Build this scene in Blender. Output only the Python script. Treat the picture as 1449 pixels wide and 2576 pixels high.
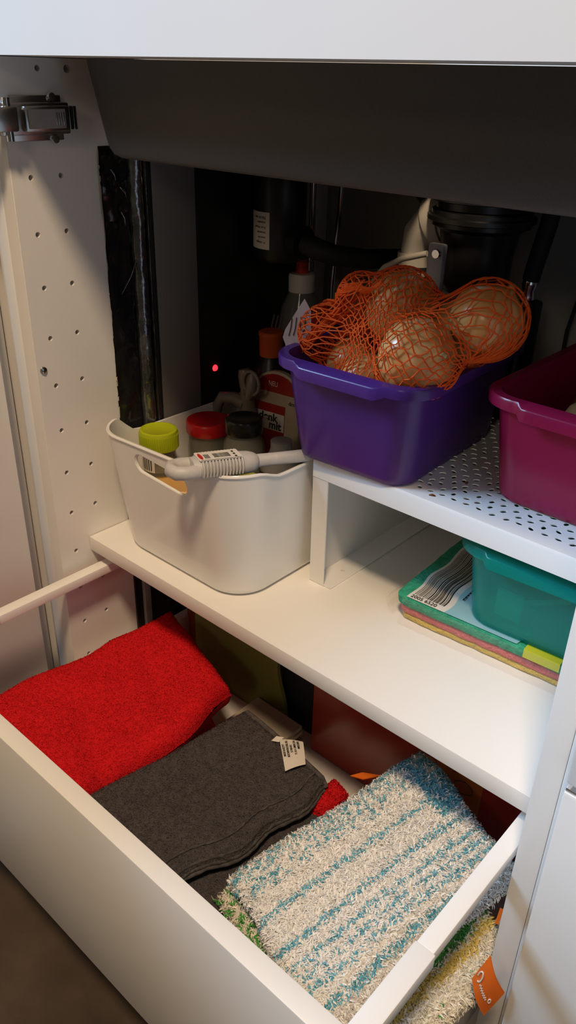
import bpy, bmesh, math, random
from mathutils import Vector, Matrix, noise
random.seed(7)
S = bpy.context.scene
for o in list(bpy.data.objects):
    bpy.data.objects.remove(o)
COL = S.collection
PI = math.pi

# ------------------------------------------------------------------ camera
cd = bpy.data.cameras.new('camera')
cam = bpy.data.objects.new('camera', cd)
COL.objects.link(cam)
S.camera = cam
cd.sensor_fit = 'VERTICAL'
cd.sensor_height = 36.0
cd.sensor_width = 36.0 * 1449 / 2576
cd.lens = 2011.67 / 2576 * 36.0
cd.clip_start = 0.01
_fw = Vector((-0.57851232, 0.65869307, -0.48108931))
_rt = Vector((0.74255626, 0.66936945, 0.02355294))
_up = Vector((-0.33754065, 0.34361021, 0.87635514))
cam.matrix_world = Matrix(((_rt.x, _up.x, -_fw.x, 0.7017), (_rt.y, _up.y, -_fw.y, -0.4101),
                           (_rt.z, _up.z, -_fw.z, 0.4782), (0, 0, 0, 1)))

# ------------------------------------------------------------------ world, lights, exposure
W = bpy.data.worlds.new('room_light')
S.world = W
W.use_nodes = True
W.node_tree.nodes['Background'].inputs[0].default_value = (1.0, 0.80, 0.60, 1)
W.node_tree.nodes['Background'].inputs[1].default_value = 0.048


def area_light(name, loc, target, size, power, color, shape='DISK', size_y=None):
    l = bpy.data.lights.new(name, 'AREA')
    l.shape = shape
    l.size = size
    if size_y:
        l.size_y = size_y
    l.energy = power
    l.color = color
    o = bpy.data.objects.new(name, l)
    COL.objects.link(o)
    o.location = loc
    o.rotation_euler = (Vector(target) - Vector(loc)).to_track_quat('-Z', 'Y').to_euler()
    return o


area_light('ceiling_lamp', (0.86, -0.80, 2.10), (0.3, 0.0, 0.0), 0.28, 36.0, (1.0, 0.73, 0.46))
area_light('window_daylight', (-1.55, -1.40, 1.95), (0.5, 0.0, 0.3), 0.80, 96.0, (0.46, 0.70, 1.0), 'RECTANGLE', 0.90)
area_light('front_fill', (1.15, -2.1, 1.30), (0.3, 0.0, 0.25), 0.35, 3.5, (1.0, 0.82, 0.62))  # added weak fill from the front to lift the interior, not a known lamp

S.view_settings.view_transform = 'Standard'
S.view_settings.look = 'None'
S.view_settings.gamma = 1.0
S.view_settings.use_curve_mapping = False
S.view_settings.exposure = 0.0


# ------------------------------------------------------------------ materials
def mat(name, col, rough=0.5, metal=0.0, trans=0.0, bump=None, vary=None, sss=0.0, spec=0.5, alpha=1.0,
        coat=0.0, emit=None, attr=None, ior=1.45, sheen=0.0):
    m = bpy.data.materials.new(name)
    m.use_nodes = True
    nt = m.node_tree
    b = nt.nodes['Principled BSDF']
    b.inputs['Base Color'].default_value = (*col, 1)
    b.inputs['Roughness'].default_value = rough
    b.inputs['Metallic'].default_value = metal
    b.inputs['Transmission Weight'].default_value = trans
    b.inputs['Specular IOR Level'].default_value = spec
    b.inputs['IOR'].default_value = ior
    b.inputs['Alpha'].default_value = alpha
    b.inputs['Coat Weight'].default_value = coat
    b.inputs['Sheen Weight'].default_value = sheen
    if sss:
        b.inputs['Subsurface Weight'].default_value = sss
        b.inputs['Subsurface Scale'].default_value = 0.01
    if emit:
        b.inputs['Emission Color'].default_value = (*emit[0], 1)
        b.inputs['Emission Strength'].default_value = emit[1]
    tc = nt.nodes.new('ShaderNodeTexCoord')
    if vary:   # (scale, second colour, detail)
        n = nt.nodes.new('ShaderNodeTexNoise')
        n.inputs['Scale'].default_value = vary[0]
        n.inputs['Detail'].default_value = vary[2] if len(vary) > 2 else 4
        nt.links.new(tc.outputs['Object'], n.inputs['Vector'])
        r = nt.nodes.new('ShaderNodeValToRGB')
        r.color_ramp.elements[0].position = 0.35
        r.color_ramp.elements[1].position = 0.65
        r.color_ramp.elements[0].color = (*col, 1)
        r.color_ramp.elements[1].color = (*vary[1], 1)
        nt.links.new(n.outputs['Fac'], r.inputs['Fac'])
        nt.links.new(r.outputs['Color'], b.inputs['Base Color'])
    if attr:
        a = nt.nodes.new('ShaderNodeAttribute')
        a.attribute_name = attr
        nt.links.new(a.outputs['Color'], b.inputs['Base Color'])
    if bump:   # (scale, strength, distance)
        n = nt.nodes.new('ShaderNodeTexNoise')
        n.inputs['Scale'].default_value = bump[0]
        n.inputs['Detail'].default_value = 3
        nt.links.new(tc.outputs['Object'], n.inputs['Vector'])
        bp = nt.nodes.new('ShaderNodeBump')
        bp.inputs['Strength'].default_value = bump[1]
        bp.inputs['Distance'].default_value = bump[2]
        nt.links.new(n.outputs['Fac'], bp.inputs['Height'])
        nt.links.new(bp.outputs['Normal'], b.inputs['Normal'])
    return m


M = {}
M['laminate'] = mat('white_laminate', (0.86, 0.845, 0.82), 0.38, vary=(6, (0.84, 0.825, 0.80)), bump=(900, 0.04, 0.0002))
M['worktop'] = mat('white_worktop', (0.80, 0.80, 0.80), 0.30, vary=(5, (0.78, 0.78, 0.78)))
M['lacquer'] = mat('white_lacquer', (0.80, 0.79, 0.77), 0.25, vary=(4, (0.79, 0.78, 0.76)))
M['metalwhite'] = mat('white_powder_coat', (0.86, 0.85, 0.835), 0.42, bump=(1200, 0.05, 0.0002), vary=(8, (0.84, 0.83, 0.815)))
M['boxwhite'] = mat('white_plastic', (0.87, 0.86, 0.84), 0.15, vary=(4, (0.85, 0.84, 0.82)))
M['hole'] = mat('bare_chipboard', (0.16, 0.10, 0.06), 0.9, vary=(300, (0.1, 0.06, 0.04)))
M['sink'] = mat('dark_composite', (0.050, 0.046, 0.043), 0.55, bump=(700, 0.12, 0.0004), vary=(900, (0.060, 0.055, 0.051)))
M['foil'] = mat('black_foil', (0.012, 0.012, 0.013), 0.10, bump=(38, 0.55, 0.004), vary=(20, (0.02, 0.018, 0.016)))
M['foilsilver'] = mat('silver_foil', (0.30, 0.30, 0.30), 0.22, metal=0.9, bump=(70, 0.45, 0.004), vary=(40, (0.14, 0.14, 0.13)))
M['rubber'] = mat('black_rubber', (0.012, 0.012, 0.012), 0.7, vary=(60, (0.016, 0.016, 0.016)))
M['greyboard'] = mat('grey_board', (0.20, 0.185, 0.175), 0.75, vary=(500, (0.22, 0.205, 0.195)))
M['blackplastic'] = mat('black_plastic', (0.010, 0.010, 0.011), 0.35, vary=(30, (0.013, 0.013, 0.013)))
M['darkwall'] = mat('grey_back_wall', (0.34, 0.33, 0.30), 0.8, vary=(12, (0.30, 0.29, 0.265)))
M['chrome'] = mat('chrome', (0.75, 0.75, 0.75), 0.15, metal=1.0, bump=(500, 0.05, 0.0005))
M['hinge'] = mat('nickel_hinge', (0.50, 0.49, 0.46), 0.27, metal=1.0, bump=(300, 0.05, 0.0005), vary=(80, (0.42, 0.41, 0.38)))
M['pipewhite'] = mat('off_white_pipe', (0.50, 0.48, 0.44), 0.45, vary=(40, (0.44, 0.42, 0.38)))
M['greyplastic'] = mat('grey_plastic', (0.32, 0.31, 0.31), 0.45, vary=(40, (0.28, 0.27, 0.26)))
M['bluegrey'] = mat('blue_grey_plastic', (0.40, 0.42, 0.47), 0.4, vary=(40, (0.36, 0.38, 0.43)))
M['led'] = mat('red_led', (0.6, 0.01, 0.01), 0.3, emit=((1.0, 0.02, 0.03), 3.0))
M['paper'] = mat('paper_label', (0.72, 0.68, 0.62), 0.7, vary=(120, (0.68, 0.64, 0.58)))
M['ink'] = mat('black_ink', (0.015, 0.015, 0.015), 0.6, vary=(100, (0.02, 0.02, 0.02)))
M['whiteink'] = mat('white_ink', (0.80, 0.74, 0.66), 0.5, vary=(100, (0.76, 0.70, 0.62)))
M['floor'] = mat('brown_stone', (0.050, 0.036, 0.027), 0.50, bump=(60, 0.3, 0.002), vary=(9, (0.105, 0.075, 0.055), 9))


def plastic(name, col, through, rough=0.3, mixf=0.45):
    """tinted see-through plastic: glossy coloured body mixed with a light-passing one"""
    m = bpy.data.materials.new(name)
    m.use_nodes = True
    nt = m.node_tree
    b = nt.nodes['Principled BSDF']
    b.inputs['Base Color'].default_value = (*col, 1)
    b.inputs['Roughness'].default_value = rough
    out = nt.nodes['Material Output']
    t = nt.nodes.new('ShaderNodeBsdfTransparent')
    t.inputs[0].default_value = (*through, 1)
    mx = nt.nodes.new('ShaderNodeMixShader')
    tc = nt.nodes.new('ShaderNodeTexCoord')
    n = nt.nodes.new('ShaderNodeTexNoise')
    n.inputs['Scale'].default_value = 18
    nt.links.new(tc.outputs['Object'], n.inputs['Vector'])
    mr = nt.nodes.new('ShaderNodeMapRange')
    mr.inputs['To Min'].default_value = mixf - 0.05
    mr.inputs['To Max'].default_value = mixf + 0.05
    nt.links.new(n.outputs['Fac'], mr.inputs['Value'])
    nt.links.new(mr.outputs['Result'], mx.inputs[0])
    nt.links.new(b.outputs[0], mx.inputs[1])
    nt.links.new(t.outputs[0], mx.inputs[2])
    nt.links.new(mx.outputs[0], out.inputs['Surface'])
    return m


M['purple'] = plastic('purple_plastic', (0.115, 0.034, 0.23), (0.50, 0.24, 0.80), 0.26, 0.30)
M['pink'] = plastic('magenta_plastic', (0.36, 0.012, 0.070), (0.85, 0.10, 0.30), 0.28, 0.25)
M['teal'] = plastic('teal_plastic', (0.012, 0.34, 0.31), (0.30, 0.90, 0.82), 0.20, 0.62)
M['film'] = plastic('clear_film', (0.75, 0.74, 0.70), (0.97, 0.97, 0.96), 0.10, 0.93)
M['clearplastic'] = plastic('clear_bottle_plastic', (0.30, 0.30, 0.30), (0.85, 0.85, 0.82), 0.10, 0.66)
M['glass'] = plastic('jar_glass', (0.45, 0.45, 0.40), (0.90, 0.90, 0.84), 0.04, 0.78)


# ------------------------------------------------------------------ mesh helpers
WM = {}


class MB:
    def __init__(s):
        s.v = []
        s.f = []
        s.c = None

    def add(s, vs, fs):
        n = len(s.v)
        s.v += [Vector(v) for v in vs]
        s.f += [tuple(i + n for i in f) for f in fs]
        return s

    def box(s, x0, x1, y0, y1, z0, z1):
        vs = [(x, y, z) for z in (z0, z1) for y in (y0, y1) for x in (x0, x1)]
        return s.add(vs, [(0, 2, 3, 1), (4, 5, 7, 6), (0, 1, 5, 4), (2, 6, 7, 3), (0, 4, 6, 2), (1, 3, 7, 5)])

    def loft(s, rings, cap0=True, cap1=True, closed=True):
        n = len(rings[0])
        vs = [p for r in rings for p in r]
        fs = []
        for i in range(len(rings) - 1):
            for j in range(n if closed else n - 1):
                k = (j + 1) % n
                fs.append((i * n + j, i * n + k, (i + 1) * n + k, (i + 1) * n + j))
        if cap0:
            fs.append(tuple(range(n - 1, -1, -1)))
        if cap1:
            fs.append(tuple((len(rings) - 1) * n + j for j in range(n)))
        return s.add(vs, fs)

    def tube(s, path, r, n=8, caps=True):
        path = [Vector(p) for p in path]
        if not isinstance(r, (list, tuple)):
            r = [r] * len(path)
        d0 = (path[1] - path[0]).normalized()
        u = d0.orthogonal().normalized()
        rings = []
        for i, p in enumerate(path):
            a = path[max(i - 1, 0)]
            b = path[min(i + 1, len(path) - 1)]
            d = (b - a).normalized() if (b - a).length > 1e-9 else d0
            u = (u - d * u.dot(d))
            u = u.normalized() if u.length > 1e-6 else d.orthogonal().normalized()
            w = d.cross(u)
            rings.append([p + (u * math.cos(2 * PI * k / n) + w * math.sin(2 * PI * k / n)) * r[i] for k in range(n)])
        return s.loft(rings, caps, caps)

    def lathe(s, prof, n=32, c=(0, 0, 0), cap0=True, cap1=True):
        rings = [[(c[0] + r * math.cos(2 * PI * k / n), c[1] + r * math.sin(2 * PI * k / n), c[2] + z) for k in range(n)]
                 for r, z in prof]
        return s.loft(rings, cap0, cap1)

    def grid(s, fn, nu, nv):
        vs = [fn(i / nu, j / nv) for j in range(nv + 1) for i in range(nu + 1)]
        fs = [(j * (nu + 1) + i, j * (nu + 1) + i + 1, (j + 1) * (nu + 1) + i + 1, (j + 1) * (nu + 1) + i)
              for j in range(nv) for i in range(nu)]
        return s.add(vs, fs)

    def xf(s, m):
        s.v = [m @ v for v in s.v]
        return s

    def build(s, name, material, parent=None, smooth=None, bevel=0.0, loc=None, seg=2):
        me = bpy.data.meshes.new(name)
        L = Vector(loc) if loc is not None else Vector((0, 0, 0))
        me.from_pydata([tuple(v - L) for v in s.v], [], s.f)
        me.update()
        o = bpy.data.objects.new(name, me)
        COL.objects.link(o)
        o.location = L
        finish(o, material, parent, smooth, bevel, seg)
        return o


def finish(o, material, parent=None, smooth=None, bevel=0.0, seg=2):
    me = o.data
    if isinstance(material, str):
        material = M[material]
    me.materials.clear()
    me.materials.append(material)
    bm = bmesh.new()
    bm.from_mesh(me)
    bmesh.ops.recalc_face_normals(bm, faces=bm.faces)
    if bevel:
        es = [e for e in bm.edges if len(e.link_faces) == 2 and e.calc_face_angle(0) > 0.6]
        bmesh.ops.bevel(bm, geom=es, offset=bevel, segments=seg, affect='EDGES', profile=0.5, clamp_overlap=True)
    if smooth is not None:
        for f in bm.faces:
            f.smooth = True
        for e in bm.edges:
            if len(e.link_faces) == 2 and e.calc_face_angle(0) > math.radians(smooth):
                e.smooth = False
    bm.to_mesh(me)
    bm.free()
    WM[o.name] = Matrix.Translation(o.location)
    if parent:
        o.parent = parent
        o.matrix_parent_inverse = WM[parent.name].inverted()


def thing(name, label, cat, loc=(0, 0, 0), group=None):
    o = bpy.data.objects.new(name, None)
    COL.objects.link(o)
    o.empty_display_size = 0.02
    o.location = loc
    WM[o.name] = Matrix.Translation(Vector(loc))
    return tag(o, label, cat, group)


def tag(o, label, cat=None, group=None, kind=None):
    if label:
        o['label'] = label
    if cat:
        o['category'] = cat
    if group:
        o['group'] = group
    if kind:
        o['kind'] = kind
    return o


def box(name, x0, x1, y0, y1, z0, z1, material, parent=None, bevel=0.001, m=None, smooth=40):
    b = MB().box(x0, x1, y0, y1, z0, z1)
    if m:
        b.xf(m)
    return b.build(name, material, parent, smooth, bevel)


def rrect(cx, cy, w, d, r, n=6):
    """closed rounded rectangle, counter-clockwise, 4*(n+1) points"""
    pts = []
    for (sx, sy, a0) in ((1, -1, -PI / 2), (1, 1, 0), (-1, 1, PI / 2), (-1, -1, PI)):
        ox = cx + sx * (w / 2 - r)
        oy = cy + sy * (d / 2 - r)
        for k in range(n + 1):
            a = a0 + k / n * PI / 2
            pts.append((ox + r * math.cos(a), oy + r * math.sin(a)))
    return pts


def curve_mesh(outer, holes, thick):
    """flat sheet with real holes -> mesh data (x, y in plane, thickness along z about 0)"""
    cu = bpy.data.curves.new('tmp', 'CURVE')
    cu.dimensions = '2D'
    cu.fill_mode = 'BOTH'
    cu.extrude = thick / 2
    for poly in [outer] + holes:
        sp = cu.splines.new('POLY')
        sp.points.add(len(poly) - 1)
        for p, q in zip(sp.points, poly):
            p.co = (q[0], q[1], 0, 1)
        sp.use_cyclic_u = True
    return convert(bpy.data.objects.new('tmp', cu))


def convert(o):
    COL.objects.link(o)
    bpy.context.view_layer.update()
    dg = bpy.context.evaluated_depsgraph_get()
    me = bpy.data.meshes.new_from_object(o.evaluated_get(dg))
    d = o.data
    bpy.data.objects.remove(o)
    if d.users == 0:
        if isinstance(d, bpy.types.Mesh):
            bpy.data.meshes.remove(d)
        else:
            bpy.data.curves.remove(d)
    return me


def from_mesh(name, me, m, material, parent=None, smooth=None):
    me.transform(m)
    me.name = name
    o = bpy.data.objects.new(name, me)
    COL.objects.link(o)
    finish(o, material, parent, smooth)
    return o


def frame(o, x, y):
    x = Vector(x).normalized()
    y = Vector(y)
    y = (y - x * y.dot(x)).normalized()
    z = x.cross(y)
    return Matrix(((x.x, y.x, z.x, o[0]), (x.y, y.y, z.y, o[1]), (x.z, y.z, z.z, o[2]), (0, 0, 0, 1)))


def text(name, body, size, m, material, parent=None, sx=1.0, bend=None, bold=0.0, align='LEFT'):
    cu = bpy.data.curves.new('tmp', 'FONT')
    cu.body = body
    cu.size = size
    cu.align_x = align
    cu.extrude = 0.00006
    cu.offset = bold
    me = convert(bpy.data.objects.new('tmp', cu))
    me.transform(Matrix.Diagonal((sx, 1, 1, 1)))
    if bend:
        for v in me.vertices:
            v.co = bend(v.co)
    return from_mesh(name, me, m, material, parent)


def boolean(o, cutter):
    md = o.modifiers.new('cut', 'BOOLEAN')
    md.operation = 'DIFFERENCE'
    md.solver = 'EXACT'
    md.object = cutter
    bpy.context.view_layer.update()
    dg = bpy.context.evaluated_depsgraph_get()
    me = bpy.data.meshes.new_from_object(o.evaluated_get(dg))
    o.modifiers.clear()
    old = o.data
    nm = old.name
    o.data = me
    bpy.data.meshes.remove(old)
    me.name = nm
    cm = cutter.data
    bpy.data.objects.remove(cutter)
    bpy.data.meshes.remove(cm)


def rot(p, a):
    return Matrix.Translation(p) @ Matrix.Rotation(a, 4, 'Z') @ Matrix.Translation(-Vector(p))


def circle(cx, cy, r, n=14, ry=None, a=0):
    ry = ry or r
    out = []
    for k in range(n):
        x = r * math.cos(2 * PI * k / n)
        y = ry * math.sin(2 * PI * k / n)
        out.append((cx + x * math.cos(a) - y * math.sin(a), cy + x * math.sin(a) + y * math.cos(a)))
    return out


def sstep(a, b, x):
    t = min(max((x - a) / (b - a), 0), 1)
    return t * t * (3 - 2 * t)


IW = 0.572       # inner width of the cabinet
YZ = Matrix(((0, 0, 1, 0), (1, 0, 0, 0), (0, 1, 0, 0), (0, 0, 0, 1)))   # sheet x,y -> world y,z

# ================================================================== STRUCTURE
fl = MB().box(-1.6, 2.2, -2.2, 0.75, -0.40, -0.37).build('floor', 'floor')
tag(fl, 'dark brown mottled stone floor below the open drawer', None, None, 'structure')
wb = MB().box(-1.6, 2.2, 0.62, 0.68, -0.37, 1.6).build('wall_back', 'darkwall')
tag(wb, 'kitchen wall behind the cabinets', None, None, 'structure')

# ================================================================== WORKTOP
wm = curve_mesh([(-1.2, -0.022), (1.8, -0.022), (1.8, 0.61), (-1.2, 0.61)],
                [[(x, y) for x, y in rrect(0.30, 0.29, 0.46, 0.44, 0.04)]], 0.042)
wt = from_mesh('worktop', wm, Matrix.Translation((0, 0, 0.5065)), 'worktop')
bmw = wt.modifiers.new('edge', 'BEVEL')
bmw.width = 0.0022
bmw.segments = 3
bmw.limit_method = 'ANGLE'
tag(wt, 'thick white worktop edge running across the top above the sink', 'worktop')

# ================================================================== CABINET
cab = thing('sink_cabinet', 'open white kitchen sink base cabinet with drilled side panel and hinged door', 'cabinet', (0.286, 0.3, -0.37))
holes = []
for i in range(-1, 13):
    z = 0.3885 - 0.05 * i
    if z < 0.43:
        holes.append(circle(0.0199, z, 0.0026))
        holes.append(circle(0.052, z, 0.0026))
holes.append(circle(0.0390, 0.4768, 0.0026))
holes.append(circle(0.0698, 0.4768, 0.0036))
me = curve_mesh([(0, -0.30), (0.60, -0.30), (0.60, 0.4850), (0, 0.4850)], holes, 0.012)
lp = from_mesh('side_panel', me, Matrix.Translation((-0.006, 0, 0)) @ YZ, 'laminate', cab)
# chipboard core closing the drilled holes
box('side_panel_core', -0.018, -0.0121, 0.0005, 0.5995, -0.30, 0.4845, 'hole', cab)
box('side_panel_edging', -0.0185, -0.0002, -0.0006, 0.0, -0.30, 0.485, 'laminate', cab, 0.0)
rp = box('side_panel', IW, IW + 0.018, 0, 0.60, -0.30, 0.485, 'laminate', cab, 0.0007)
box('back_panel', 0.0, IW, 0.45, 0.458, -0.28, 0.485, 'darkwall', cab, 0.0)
box('bottom_panel', -0.0, IW, 0.0, 0.45, -0.298, -0.28, 'laminate', cab, 0.0007)
box('plinth', -0.6, 1.3, 0.06, 0.076, -0.37, -0.30, 'rubber', cab, 0.0)
dr = box('door', -0.051, -0.0325, -0.60, -0.0200, -0.30, 0.470, 'lacquer', cab, 0.0010)
sc = MB()
sc.lathe([(0.0001, 0.0022), (0.002, 0.002), (0.0036, 0.0012), (0.004, 0.0)], 16).xf(Matrix.Translation((0.0, 0.0073, 0.208)) @ Matrix.Rotation(PI / 2, 4, 'Y'))
scr = sc.build('screw', 'hinge', cab, 40)
cr = MB()
cr.box(0.0018, 0.0024, 0.0073 - 0.0022, 0.0073 + 0.0022, 0.2076, 0.2084)
cr.box(0.0018, 0.0024, 0.0073 - 0.0004, 0.0073 + 0.0004, 0.208 - 0.0022, 0.208 + 0.0022)
cr.build('screw_slot', 'ink', scr)

# hinge
hg = MB()
hg.box(0.0005, 0.012, -0.010, 0.060, 0.4245, 0.4505)
hin = hg.build('hinge', 'hinge', cab, 40, 0.0018)
box('mounting_plate', 0.0003, 0.003, 0.006, 0.058, 0.419, 0.456, 'hinge', hin, 0.001)
box('arm', 0.010, 0.019, 0.010, 0.0555, 0.4275, 0.4480, 'hinge', hin, 0.0016)
box('cover_cap', 0.019, 0.0205, 0.0125, 0.050, 0.4300, 0.4455, 'greyplastic', hin, 0.0006)
for k in range(4):
    box('grip_ridge', 0.0202, 0.0212, 0.0395 + 0.0025 * k, 0.0407 + 0.0025 * k, 0.4325, 0.4430, 'hinge', hin, 0.0003)
for k in range(4):
    box('release_ridge', 0.006, 0.0165, 0.0565 + 0.0022 * k, 0.0577 + 0.0022 * k, 0.4285, 0.4475, 'ink' if k % 2 else 'hinge', hin, 0.0003)
box('arm_link', 0.008, 0.0185, -0.018, 0.004, 0.4280, 0.4480, 'hinge', hin, 0.0022)
MB().tube([(0.012, -0.003, 0.4205), (0.012, -0.003, 0.4545)], 0.0035, 12).build('pivot_pin', 'chrome', hin, 40)
MB().tube([(0.008, -0.022, 0.424), (0.008, -0.022, 0.452)], 0.0045, 12).build('pivot_pin', 'chrome', hin, 40)
box('cup_arm', -0.030, 0.006, -0.060, -0.016, 0.4260, 0.4500, 'hinge', hin, 0.002)
for z in (0.4200, 0.4545):
    MB().lathe([(0.0001, 0.002), (0.0035, 0.0018), (0.0042, 0)], 14).xf(Matrix.Translation((0.003, 0.048, z)) @ Matrix.Rotation(PI / 2, 4, 'Y')).build('plate_screw', 'chrome', hin, 40)

# neighbouring cabinets
nb = thing('drawer_cabinet', 'white neighbouring drawer cabinet with flat fronts at the right edge', 'cabinet', (0.9, 0.3, -0.37))
box('side_panel', IW + 0.0183, IW + 0.036, 0, 0.60, -0.30, 0.485, 'laminate', nb, 0.0007)
box('drawer_front', 0.5975, 1.18, -0.0205, -0.001, 0.0905, 0.4800, 'lacquer', nb, 0.0022)
box('drawer_front', 0.5975, 1.18, -0.0205, -0.001, -0.30, 0.0835, 'lacquer', nb, 0.0022)
box('front_grip', 0.5985, 1.18, -0.0195, -0.004, 0.0836, 0.0862, 'chrome', nb, 0.0006)
box('body', IW + 0.0365, 1.18, 0.0005, 0.60, -0.30, 0.484, 'laminate', nb, 0.0)
lc = thing('corner_cabinet', 'white side of the neighbouring cabinet behind the open door at left', 'cabinet', (-0.4, 0.3, -0.37))
box('side_panel', -0.040, -0.0190, 0, 0.60, -0.30, 0.485, 'laminate', lc, 0.0007)
box('front', -0.64, -0.0515, -0.0205, -0.001, -0.30, 0.480, 'lacquer', lc, 0.002)
box('body', -0.64, -0.0555, 0.001, 0.60, -0.30, 0.484, 'laminate', lc, 0.0)

# ================================================================== SHELF
sh = MB().box(0.001, IW - 0.001, 0.0387, 0.44, -0.018, 0.0).build('cabinet_shelf', 'laminate', None, 40, 0.0007)
tag(sh, 'white shelf board carrying the storage box and metal insert', 'shelf')

# ================================================================== SINK
sk = thing('sink', 'dark grey composite sink basin hanging under the worktop', 'sink', (0.30, 0.27, 0.41))
rings = []
cx, cy = 0.290, 0.290
prof = [(0.518, 0.470, 0.030, 0.4848), (0.517, 0.469, 0.030, 0.480), (0.500, 0.462, 0.030, 0.440), (0.493, 0.458, 0.030, 0.422), (0.489, 0.456, 0.030, 0.4155),
        (0.483, 0.452, 0.030, 0.4110), (0.474, 0.446, 0.030, 0.4085), (0.45, 0.43, 0.03, 0.4075), (0.30, 0.31, 0.03, 0.4072), (0.1, 0.1, 0.02, 0.407)]
for w, d, r, z in prof:
    rings.append([(x, y, z) for x, y in rrect(cx, cy, w, d, r, 8)])
inner = [(0.09, 0.09, 0.02, 0.415), (0.44, 0.41, 0.03, 0.417), (0.478, 0.444, 0.03, 0.428), (0.496, 0.45, 0.03, 0.4848)]
for w, d, r, z in inner:
    rings.append([(x, y, z) for x, y in rrect(cx, cy, w, d, r, 8)])
MB().loft(rings, False, False).build('basin', 'sink', sk, 35)
# drain under the basin
dn = MB().lathe([(0.050, 0.4075), (0.052, 0.402), (0.052, 0.388), (0.046, 0.384), (0.046, 0.366), (0.050, 0.364), (0.050, 0.350),
                 (0.040, 0.345), (0.036, 0.32), (0.036, 0.295), (0.030, 0.285), (0.02, 0.280)], 32, (0.285, 0.345, 0)).build('drain_body', 'blackplastic', sk, 40)
for z in (0.357, 0.376, 0.395):
    MB().lathe([(0.0515, z - 0.003), (0.0540, z - 0.002), (0.0540, z + 0.002), (0.0515, z + 0.003)], 32, (0.285, 0.345, 0)).build('drain_ring', 'blackplastic', dn, 40)
el = MB()
pth = []
for k in range(9):
    a = k / 8 * PI / 2
    pth.append((0.222 - 0.022 * math.sin(a) + 0.018, 0.348, 0.331 + 0.018 * math.cos(a)))
el.tube([(0.262, 0.348, 0.347), (0.245, 0.348, 0.349), (0.228, 0.348, 0.344), (0.216, 0.348, 0.330), (0.212, 0.348, 0.312), (0.212, 0.348, 0.270), (0.212, 0.348, 0.225)],
        [0.024, 0.0235, 0.0225, 0.021, 0.018, 0.016, 0.016], 20)
sp_ = el.build('siphon_pipe', 'pipewhite', sk, 50)
MB().tube([(0.245, 0.348, 0.3495), (0.236, 0.348, 0.348), (0.229, 0.348, 0.3445)], [0.0262, 0.0270, 0.0262], 20).build('pipe_nut', 'pipewhite', sp_, 40)
MB().tube([(0.212, 0.348, 0.312), (0.212, 0.348, 0.300)], [0.0215, 0.0215], 20).build('pipe_nut', 'pipewhite', sp_, 40)
MB().tube([(0.165, 0.335, 0.275), (0.19, 0.32, 0.297), (0.215, 0.315, 0.310), (0.243, 0.318, 0.319)], 0.0032, 8).build('thin_hose', 'pipewhite', sk, 60)
cl = box('clamp', 0.262, 0.280, 0.288, 0.296, 0.290, 0.336, 'bluegrey', sk, 0.002)
MB().lathe([(0.0001, 0.003), (0.004, 0.003), (0.005, 0.0)], 16).xf(Matrix.Translation((0.273, 0.288, 0.327)) @ Matrix.Rotation(PI / 2, 4, 'X')).build('clamp_screw', 'chrome', cl, 40)

# ================================================================== HOSES AND PIPES AT THE BACK
h1 = thing('water_hose', 'black water hose with a chrome sleeve hanging by the right rear', 'hose', (0.333, 0.37, 0.02))
MB().tube([(0.350, 0.37, 0.404), (0.345, 0.37, 0.355), (0.338, 0.37, 0.315), (0.336, 0.37, 0.300)], 0.0088, 12).build('rubber_hose', 'rubber', h1, 60)
MB().tube([(0.336, 0.37, 0.300), (0.3355, 0.37, 0.296), (0.335, 0.37, 0.290), (0.335, 0.37, 0.284), (0.3345, 0.37, 0.278)],
          [0.0075, 0.0085, 0.0070, 0.0082, 0.0078], 14).build('sleeve', 'chrome', h1, 30)
MB().tube([(0.3345, 0.37, 0.278), (0.334, 0.37, 0.20), (0.333, 0.37, 0.152)], 0.017, 14).build('valve_body', 'blackplastic', h1, 60)
cb = MB().tube([(0.405, 0.43, 0.404), (0.395, 0.43, 0.36), (0.380, 0.43, 0.32), (0.366, 0.43, 0.285), (0.358, 0.432, 0.24), (0.356, 0.434, 0.002)], 0.0022, 8).build('power_cable', 'rubber', None, 60)
tag(cb, 'thin black cable hanging down the back wall at far right', 'cable')
p1 = MB().tube([(0.020, 0.3965, 0.404), (0.020, 0.3965, 0.27), (0.019, 0.3965, 0.14), (0.019, 0.3965, 0.002)], 0.0045, 12).build('supply_pipe', 'chrome', None, 60)
tag(p1, 'thin chrome supply pipe running down beside the black panel', 'pipe', 'chrome supply pipes')
p2 = MB().tube([(0.060, 0.405, 0.41), (0.057, 0.405, 0.33), (0.050, 0.405, 0.24), (0.048, 0.407, 0.002)], 0.0042, 12).build('supply_pipe', 'chrome', None, 60)
tag(p2, 'chrome supply pipe running down behind the net of onions', 'pipe', 'chrome supply pipes')
bh = MB().tube([(0.130, 0.40, 0.400), (0.155, 0.40, 0.378), (0.180, 0.40, 0.360), (0.196, 0.40, 0.341), (0.20, 0.40, 0.30), (0.20, 0.41, 0.002)], 0.0065, 12).build('drain_hose', 'rubber', None, 60)
tag(bh, 'black ribbed hose curving down behind the white siphon', 'hose')
wf = thing('water_filter', 'black cylindrical filter unit with an upside-down white label', 'water filter', (0.052, 0.302, 0.29))
fb = MB().lathe([(0.012, 0.285), (0.026, 0.287), (0.030, 0.292), (0.030, 0.395), (0.026, 0.402), (0.01, 0.404)], 36, (0.052, 0.302, 0)).build('housing', 'blackplastic', wf, 40)


def onlabel(a, z, r=0.0304):
    return Vector((0.052 + r * math.sin(a), 0.302 - r * math.cos(a), z))


def label_a(px):    # label coordinate 0..1 across -> angle on the cylinder
    return -0.80 + 1.15 * px


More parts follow.
